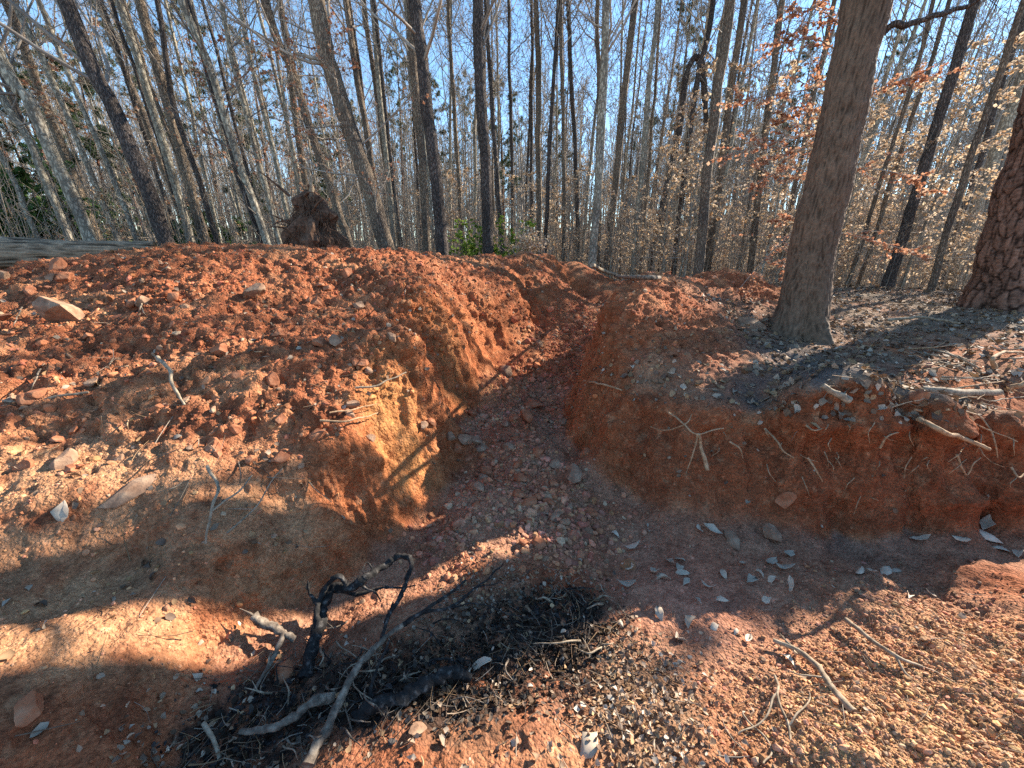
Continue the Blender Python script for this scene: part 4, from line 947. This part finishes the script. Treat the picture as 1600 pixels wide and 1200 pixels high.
# hooked dead tree
hb = PY(1018, 410, 15); hz = g(hb[0], hb[1])
ht = empty('dead_tree', (hb[0], hb[1], hz), 'dark dead tree bent over into a hook in the woods', 'tree')
W = [np.array([hb[0], hb[1], hz])] + [PY(u, v, 15) for u, v in ((1022, 380), (1040, 300), (1062, 200), (1070, 130), (1083, 92), (1095, 95), (1100, 130), (1103, 190), (1098, 220))]
mb = MB(); Pq = resample(np.array(W) - W[0], 60); add_tube(mb, Pq, np.interp(np.linspace(0, 1, 60), [0, .55, .75, 1], [.12, .09, .11, .05]), 9, .4, 3); mb.build('trunk', B_DARK, ht)
mb = MB(); r5 = np.random.default_rng(3); A1, R1 = grow(Pq[None], np.full((1, 60), .12), 9, .2, .9, .09, 1.1, 6, .4, .2, r5, .3); V_, F_ = tubes(A1, R1, 4); mb.add(V_, F_)
A2, R2 = grow(A1, R1, 5, .2, 1, .5, .7, 4, .3, .2, r5, .6); V_, F_ = tubes(A2, np.maximum(R2, .006), 3); mb.add(V_, F_); mb.build('crown', B_TWIG, ht)
# overhead branch from the right
# prototype trees --------------------------------------------------
def proto_tree(H, rad, seed, m, lo=.35, n1=22, n2=7, n3=5, lean=0, nsub=0, L1=.24, up=1.1, ang=.9):
    r = np.random.default_rng(seed); n = 24; s = np.linspace(0, 1, n)
    P = np.stack([.25 * np.sin(s * 3 + seed) * s * r.uniform(.5, 2) + lean * s * H, .25 * np.cos(s * 4 + seed) * s * r.uniform(.5, 2), s * H - .2], -1)
    P += .08 * np.stack([fbm(P * .5 + seed, 2, 3), fbm(P * .5 + seed, 2, 8), 0 * s], -1)
    R = rad * (1 - .85 * s)
    tm = trunk_mesh(P, R, 8, .35, .12, seed).mesh('trunk'); tm.materials.append(m)
    mb, A1, A2, A3 = branches(P, R, r, lo, n1, n2, n3, twig_min=.006, nsub=nsub, L1=L1, up=up, ang=ang)
    bm = mb.mesh('crown'); bm.materials.append(B_TWIG)
    return tm, bm, (A2, A3)
bare = [proto_tree(19, .075, 31, B_GREY, .35, 22, 6, 4, nsub=3), proto_tree(22, .095, 32, B_BRN, .4, 24, 6, 4, nsub=3), proto_tree(17, .055, 33, B_GREY, .25, 22, 6, 4, nsub=3), proto_tree(24, .11, 34, B_BRN, .45, 24, 6, 4, nsub=3),
        proto_tree(14, .04, 35, B_BRN, .2, 20, 6, 4, nsub=2), proto_tree(20, .07, 36, B_DARK, .3, 22, 6, 4, nsub=3), proto_tree(12, .035, 37, B_GREY, .12, 20, 5, 4, nsub=2), proto_tree(21, .09, 38, B_GREY, .3, 26, 6, 4, nsub=3)]
slim = [proto_tree(18, .10, 61, B_BRN, .5, 7, 3, 3, L1=.14), proto_tree(15, .07, 62, B_GREY, .4, 7, 3, 3, L1=.16), proto_tree(19, .10, 63, B_GREY, .55, 7, 3, 3, L1=.14)]
def sapling_proto(H, seed, pal, nleaf, m=B_GREY):
    r = np.random.default_rng(seed); n = 16; s = np.linspace(0, 1, n)
    P = np.stack([.3 * np.sin(s * 2 + seed) * s, .3 * np.cos(s * 3 + seed) * s, s * H - .1], -1); R = (.012 + .004 * H) * (1 - .85 * s)
    tm = trunk_mesh(P, R, 6, .2, .1, seed).mesh('trunk'); tm.materials.append(m)
    mb = MB(); A1, R1 = grow(P[None], R[None], 20, .15, 1, .36, 1.3, 6, .15, .1, r, .5); V_, F_ = tubes(A1, R1, 4); mb.add(V_, F_)
    A2, R2 = grow(A1, R1, 8, .15, 1, .42, .75, 4, .0, .12, r, .6); A2[..., 2] = A2[..., 2] * .8 + A2[:, :1, 2] * .2; V_, F_ = tubes(A2, R2, 3); mb.add(V_, F_)
    bm = mb.mesh('crown'); bm.materials.append(B_TWIG)
    ml = MB(); leafy(ml, A2, nleaf, r, pal); lm = ml.mesh('leaves', False); lm.materials.append(L_TAN)
    return tm, bm, lm
saps = [sapling_proto(5.5, 41, LEAVES_TAN, 1500), sapling_proto(7, 42, LEAVES_TAN, 2000), sapling_proto(4, 43, LEAVES_TAN, 1100), sapling_proto(6, 44, np.vstack([LEAVES_RUST, LEAVES_TAN]), 1500), sapling_proto(8, 45, LEAVES_TAN, 2200)]
def pine_proto(H, rad, seed, lo=.55, ncl=1.0):
    r = np.random.default_rng(seed); n = 20; s = np.linspace(0, 1, n)
    P = np.stack([.3 * np.sin(s * 2 + seed) * s, .3 * np.cos(s * 3) * s, s * H - .2], -1); R = rad * (1 - .8 * s)
    tm = trunk_mesh(P, R, 8, .3, .1, seed).mesh('trunk'); tm.materials.append(B_PINE)
    mb = MB(); A1, R1 = grow(P[None], R[None], 26, lo, 1, .17, 1.15, 6, .5, .15, r, .4); V_, F_ = tubes(A1, R1, 4); mb.add(V_, F_)
    A2, R2 = grow(A1, R1, 6, .35, 1, .4, .8, 4, .3, .2, r, .6); V_, F_ = tubes(A2, R2, 3); mb.add(V_, F_)
    bm = mb.mesh('crown'); bm.materials.append(B_TWIG)
    mn = MB(); tips = np.concatenate([A2[:, -1], A2[:, 2], A1[:, -1]]); per = 60
    c = np.repeat(tips, per, axis=0); q = len(c); d = norm(r.normal(size=(q, 3)) + [0, 0, .4]); L_ = r.uniform(.15, .38, q)[:, None]
    side = norm(np.cross(d, r.normal(size=(q, 3)))) * .016
    W = np.stack([c - side, c + side, c + d * L_], 1); mn.add(W.reshape(-1, 3), np.arange(q * 3).reshape(-1, 3))
    nm = mn.mesh('needles', False); nm.materials.append(NEEDLE); return tm, bm, nm
pines = [pine_proto(24, .22, 51), pine_proto(21, .18, 52, .5), pine_proto(14, .13, 53, .3)]
def put(name, parts, names, x, y, label, cat, group, sc_=1., rz=0., lean=(0, 0)):
    o = empty(name, (x, y, g(x, y) - .05), label, cat, group); o.rotation_euler = (lean[0], lean[1], rz); o.scale = (sc_,) * 3
    for me, nm in zip(parts, names):
        c = bpy.data.objects.new(nm, me); COL.objects.link(c); c.parent = o
    return o
rt = random.Random(21)
placed = []
def free(x, y, d):
    for a, b in placed:
        if (a - x)**2 + (b - y)**2 < d * d: return False
    placed.append((x, y)); return True
# keep a lane open for the sun to reach the near slopes
cnt = 0; tries = 0
while cnt < 215 and tries < 6000:
    tries += 1
    az = rt.uniform(-1.02, 1.0); r_ = 12.5 * math.exp(rt.random() * 1.75); x, y = r_ * math.sin(az), r_ * math.cos(az)
    if y < 9.5: continue
    lane = in_sun_lane(x, y)
    if lane and (rt.random() < .45 or r_ < 21): continue
    if not free(x, y, .7 + r_ * .019): continue
    k = rt.choice(range(len(bare))); tm, bm, _ = (slim[rt.randrange(len(slim))] if lane else bare[k])
    ln = (rt.uniform(-.04, .04), -.10 * max(0, -az) / .9 * rt.uniform(.4, 1.6) + rt.uniform(-.05, .05) + (.08 if az > .5 else 0))
    put('bare_tree', (tm, bm), ('trunk', 'crown'), x, y, 'slender leafless tree standing in the woods behind the trench', 'tree', 'leafless trees of the woods', rt.uniform(.8, 1.2), rt.uniform(0, 6.28) * 0 + rt.uniform(-.5, .5), ln); cnt += 1
cnt = 0; tries = 0
while cnt < 105 and tries < 5000:
    tries += 1
    az = rt.uniform(.1, 1.02) if rt.random() < .78 else rt.uniform(-1.0, .1); r_ = 8.5 * math.exp(rt.random() * 1.3); x, y = r_ * math.sin(az), r_ * math.cos(az)
    if y < 6.5 or (r_ < 13 and az < .0) or not free(x, y, .75): continue
    if r_ < 11 and az < .35: continue
    if in_sun_lane(x, y) and r_ < 11: continue
    s_ = saps[rt.choice([0, 0, 1, 1, 2, 4, 3] if r_ > 17 else [0, 2, 2, 0])] if az > -.1 else saps[rt.choice([3, 0, 2])]
    put('beech_sapling', s_, ('trunk', 'crown', 'leaves'), x, y, 'young beech holding tan winter leaves in layers under the trees', 'tree', 'beech saplings with dry leaves', rt.uniform(.6, 1.1), rt.uniform(0, 6.28), (rt.uniform(-.1, .1), rt.uniform(-.05, .15))); cnt += 1
for (u, Y_, k, s_) in ((60, 24, 2, .9), (20, 20, 2, .8), (110, 22, 2, .7), (160, 26, 2, .9), (290, 28, 2, .8), (440, 30, 2, .9), (350, 55, 0, 1), (90, 50, 1, 1), (230, 52, 0, 1), (560, 34, 2, .9), (130, 30, 0, 1), (190, 36, 1, 1), (250, 27, 2, 1.1), (330, 42, 0, 1), (400, 36, 1, 1), (470, 50, 0, 1), (30, 38, 0, 1), (540, 46, 1, 1), (650, 44, 0, .9), (700, 52, 1, 1), (790, 40, 1, .85),
                       (860, 60, 0, .9), (1010, 36, 0, .95), (1080, 55, 1, 1), (1170, 44, 1, 1), (1270, 56, 0, .9), (1420, 50, 1, .9), (1540, 45, 0, .8), (960, 58, 1, .9), (600, 60, 1, 1), (740, 64, 0, 1)):
    x = (u - 800) / FPX * Y_ / cp
    if in_sun_lane(x, Y_): continue
    if not free(x, Y_, .5): x += .8
    put('pine_tree', pines[k], ('trunk', 'crown', 'needles'), x, Y_, 'tall pine with grey green crown rising among the leafless trees', 'tree', 'pines in the far woods', s_, rt.uniform(0, 6.28), (0, rt.uniform(-.04, .04)))
# a few pines with crowns above the frame: their shade falls on the left of the pit

# rust coloured beech boughs left of the big trunk
hz0 = PY(1288, 440, 5.6); gz = g(hz0[0], hz0[1])
hs = empty('beech_sapling', (hz0[0], hz0[1], gz), 'beech sapling with rust orange leaf sprays reaching left from behind the big trunk', 'tree')
o0 = np.array([hz0[0], hz0[1], gz]); W = [o0] + [PY(u, v, 5.7) for u, v in ((1295, 380), (1308, 250), (1330, 120), (1345, -60))]
mb = MB(); wire(mb, np.array(W) - o0, .035, .015, 8, 40, .1); mb.build('trunk', B_GREY, hs)
sprays = [((1312, 210), (1240, 215), (1130, 245)), ((1320, 130), (1230, 145), (1150, 158)), ((1300, 280), (1230, 262), (1165, 300)), ((1300, 350), (1230, 370), (1120, 492)), ((1325, 90), (1270, 60), (1200, 70)),
          ((1295, 330), (1260, 340), (1210, 345)), ((1330, 60), (1290, 20), (1230, 10)), ((1292, 420), (1265, 400), (1215, 440)), ((1305, 240), (1250, 235), (1180, 260)), ((1310, 180), (1270, 175), (1215, 190)), ((1290, 430), (1270, 450), (1230, 470)),
          ((1320, 170), (1400, 130), (1470, 120)), ((1310, 260), (1400, 270), (1450, 300)), ((1295, 360), (1380, 380), (1440, 400))]
mb = MB(); ml = MB(); r6 = np.random.default_rng(12)
for S in sprays:
    A = resample(np.array([PY(S[0][0], S[0][1], 5.7), PY(S[1][0], S[1][1], 5.5), PY(S[2][0], S[2][1], 5.2 + r6.uniform(-.3, .4))]) - o0, 9)[None]
    Rr_ = np.linspace(.009, .003, 9)[None]; V_, F_ = tubes(A, Rr_, 5); mb.add(V_, F_)
    A2, R2 = grow(A, Rr_, 15, .1, 1, .42, .8, 5, .0, .12, r6, .6); A2[..., 2] = A2[..., 2] * .5 + A2[:, :1, 2] * .5; V_, F_ = tubes(A2, R2, 3); mb.add(V_, F_)
    leafy(ml, np.concatenate([A2]), 380, r6, LEAVES_RUST, (.025, .055), .3)
mb.build('crown', B_TWIG, hs); ml.build('leaves', L_TAN, hs, smooth=False)

# bright green bush behind the crest, evergreen bushes at left
def bush(name, label, u, v, Y_, w_, h_, m, n, Lr, seed):
    r = np.random.default_rng(seed); c = PY(u, v, Y_); z0 = g(c[0], c[1]); top = c[2]; H_ = top - z0 + h_ / 2
    o = empty(name, (c[0], c[1], z0), label, 'bush'); k = 14
    st = np.stack([np.linspace(0, 1, 6)[None, :] * r.normal(size=(k, 1)) * w_ * .45, np.linspace(0, 1, 6)[None, :] * r.normal(size=(k, 1)) * w_ * .3, np.linspace(0, 1, 6)[None, :] * r.uniform(.5, 1, (k, 1)) * H_], -1)
    R_ = np.full((k, 6), .012) * np.linspace(1, .4, 6); mb = MB(); V_, F_ = tubes(st, R_, 4); mb.add(V_, F_)
    A2, R2 = grow(st, R_, 9, .35, 1, .4, .8, 4, .2, .2, r, .5); V_, F_ = tubes(A2, R2, 3); mb.add(V_, F_); mb.build('stems', B_TWIG, o)
    ml = MB(); leafy(ml, A2, n, r, np.array([[1., 1, 1]]), Lr); ml.build('foliage', m, o, smooth=False); return o
bush('green_bush', 'bright yellow green bush just behind the crest by the middle trunk', 758, 352, 9.3, 1.3, .4, GREEN, 1500, (.05, .1), 5)
EVG = plain('evergreen_leaves', [(.3, (.035, .075, .02)), (.7, (.12, .2, .06))], 2., 0, transl=.25)
for u, v, Y_, w_, s_ in ((20, 300, 11, 1.9, 1), (85, 320, 14, 1.9, 2), (310, 365, 13, 1.2, 3), (-40, 290, 12, 2.2, 4), (150, 355, 16, 1.4, 6)):
    o = bush('evergreen_bush', 'dark green evergreen bush among the left hand trees', u, v, Y_, w_, 1.6, EVG, 5000, (.09, .17), s_); o['group'] = 'evergreen bushes behind the log'
    o['label'] = {20: 'dark green evergreen bush at the far left behind the leaning trunks', 85: 'deep green bush between the leaning trunks at left', 310: 'small green bush left of the root plate', -40: 'dark evergreen bush at the very edge behind the log', 150: 'green bush farther back behind the stout left tree'}[u]
ob = bush('dry_bush', 'tuft of tan dead leaves behind the crest by the trench end', 828, 382, 8.6, .5, .25, L_TAN, 10, (.04, .07), 9)
for ch in ob.children:
    if ch.name.startswith('foliage'): bpy.data.objects.remove(ch)
r7 = np.random.default_rng(4); ml = MB(); k = 700; c = r7.normal(size=(k, 3)) * [.16, .14, .12] + [0, 0, .6]
leaf_batch(ml, c, norm(r7.normal(size=(k, 3))), r7.uniform(.04, .08, k), LEAVES_TAN[r7.integers(0, 4, k)], r7, grid=False); ml.build('leaves', L_TAN, ob, smooth=False)

# undergrowth: thin stems and brush on the slope, nobody could count them
mb = MB(); r8 = np.random.default_rng(14); n = 5200
rad = 11.5 * np.exp(r8.random(n) * 1.6); az = r8.uniform(-1.02, 1.02, n); xx, yy = rad * np.sin(az), rad * np.cos(az); zz_ = height(xx, yy)
H_ = r8.uniform(.8, 4.5, n) * np.clip(rad / 16, .7, 1.5); s = np.linspace(0, 1, 5)
dx = r8.normal(size=(n, 1)) * .12 - .08 * np.maximum(0, -az)[:, None]; dy = r8.normal(size=(n, 1)) * .1
A = np.stack([xx[:, None] + dx * s * H_[:, None] + .05 * r8.normal(size=(n, 5)) * s, yy[:, None] + dy * s * H_[:, None], zz_[:, None] - .05 + s * H_[:, None]], -1)
R_ = (.004 + .0022 * H_ * np.clip(rad / 20, .8, 1.8))[:, None] * np.linspace(1, .4, 5); V_, F_ = tubes(A, R_, 3); mb.add(V_, F_, (1, 1, 1))
A2, R2 = grow(A, R_, 5, .25, 1, .35, .8, 4, .3, .2, r8, .5); R2 = np.maximum(R2, .004); V_, F_ = tubes(A2, R2, 3); mb.add(V_, F_, (1, 1, 1))
mb.C = []
tag(mb.build('undergrowth', BRUSH), 'tangle of thin bare stems filling the slope under the trees', 'undergrowth', kind='stuff')
ml = MB(); k = 9500; sel = r8.integers(0, len(A2), k); keepm = (np.arctan2(A2[sel, 0, 0], A2[sel, 0, 1]) > -.2) | (r8.random(k) < .25); sel = sel[keepm]
Bq = A2[sel]; p = Bq[:, 2] + r8.normal(size=(len(sel), 3)) * .1
leaf_batch(ml, p, norm(r8.normal(size=(len(sel), 3)) + [0, 0, .8]), r8.uniform(.06, .12, len(sel)) * np.clip(np.hypot(p[:, 0], p[:, 1]) / 18, .8, 2), LEAVES_TAN[r8.integers(0, 4, len(sel))] * .9, r8, grid=False)
tag(ml.build('dry_foliage', L_TAN, smooth=False), 'pale tan winter leaves caught in the brush of the slope', 'dry foliage', kind='stuff')
# far wood: one mass
mb = MB(); r9 = np.random.default_rng(24); n = 1300
rad = r9.uniform(50, 150, n); az = r9.uniform(-1.05, 1.05, n); xx, yy = rad * np.sin(az), rad * np.cos(az); zz_ = height(xx, yy); H_ = r9.uniform(14, 24, n); s = np.linspace(0, 1, 8)
A = np.stack([xx[:, None] + r9.normal(size=(n, 1)) * .8 * s, yy[:, None] + r9.normal(size=(n, 1)) * .8 * s, zz_[:, None] - .3 + s * H_[:, None]], -1)
R_ = r9.uniform(.1, .22, n)[:, None] * np.linspace(1, .2, 8); V_, F_ = tubes(A, R_, 4); mb.add(V_, F_)
A2, R2 = grow(A, R_, 16, .25, 1, .22, .8, 5, .8, .15, r9, .5); R2 = np.maximum(R2, .03); V_, F_ = tubes(A2, R2, 3); mb.add(V_, F_)
A3, R3 = grow(A2, R2, 7, .15, 1, .5, .8, 3, .4, .2, r9, .5); R3 = np.maximum(R3, .018); V_, F_ = tubes(A3, R3, 3); mb.add(V_, F_)
tag(mb.build('far_woods', B_TWIG), 'far off leafless wood covering the rising ground behind', 'woods', kind='stuff')
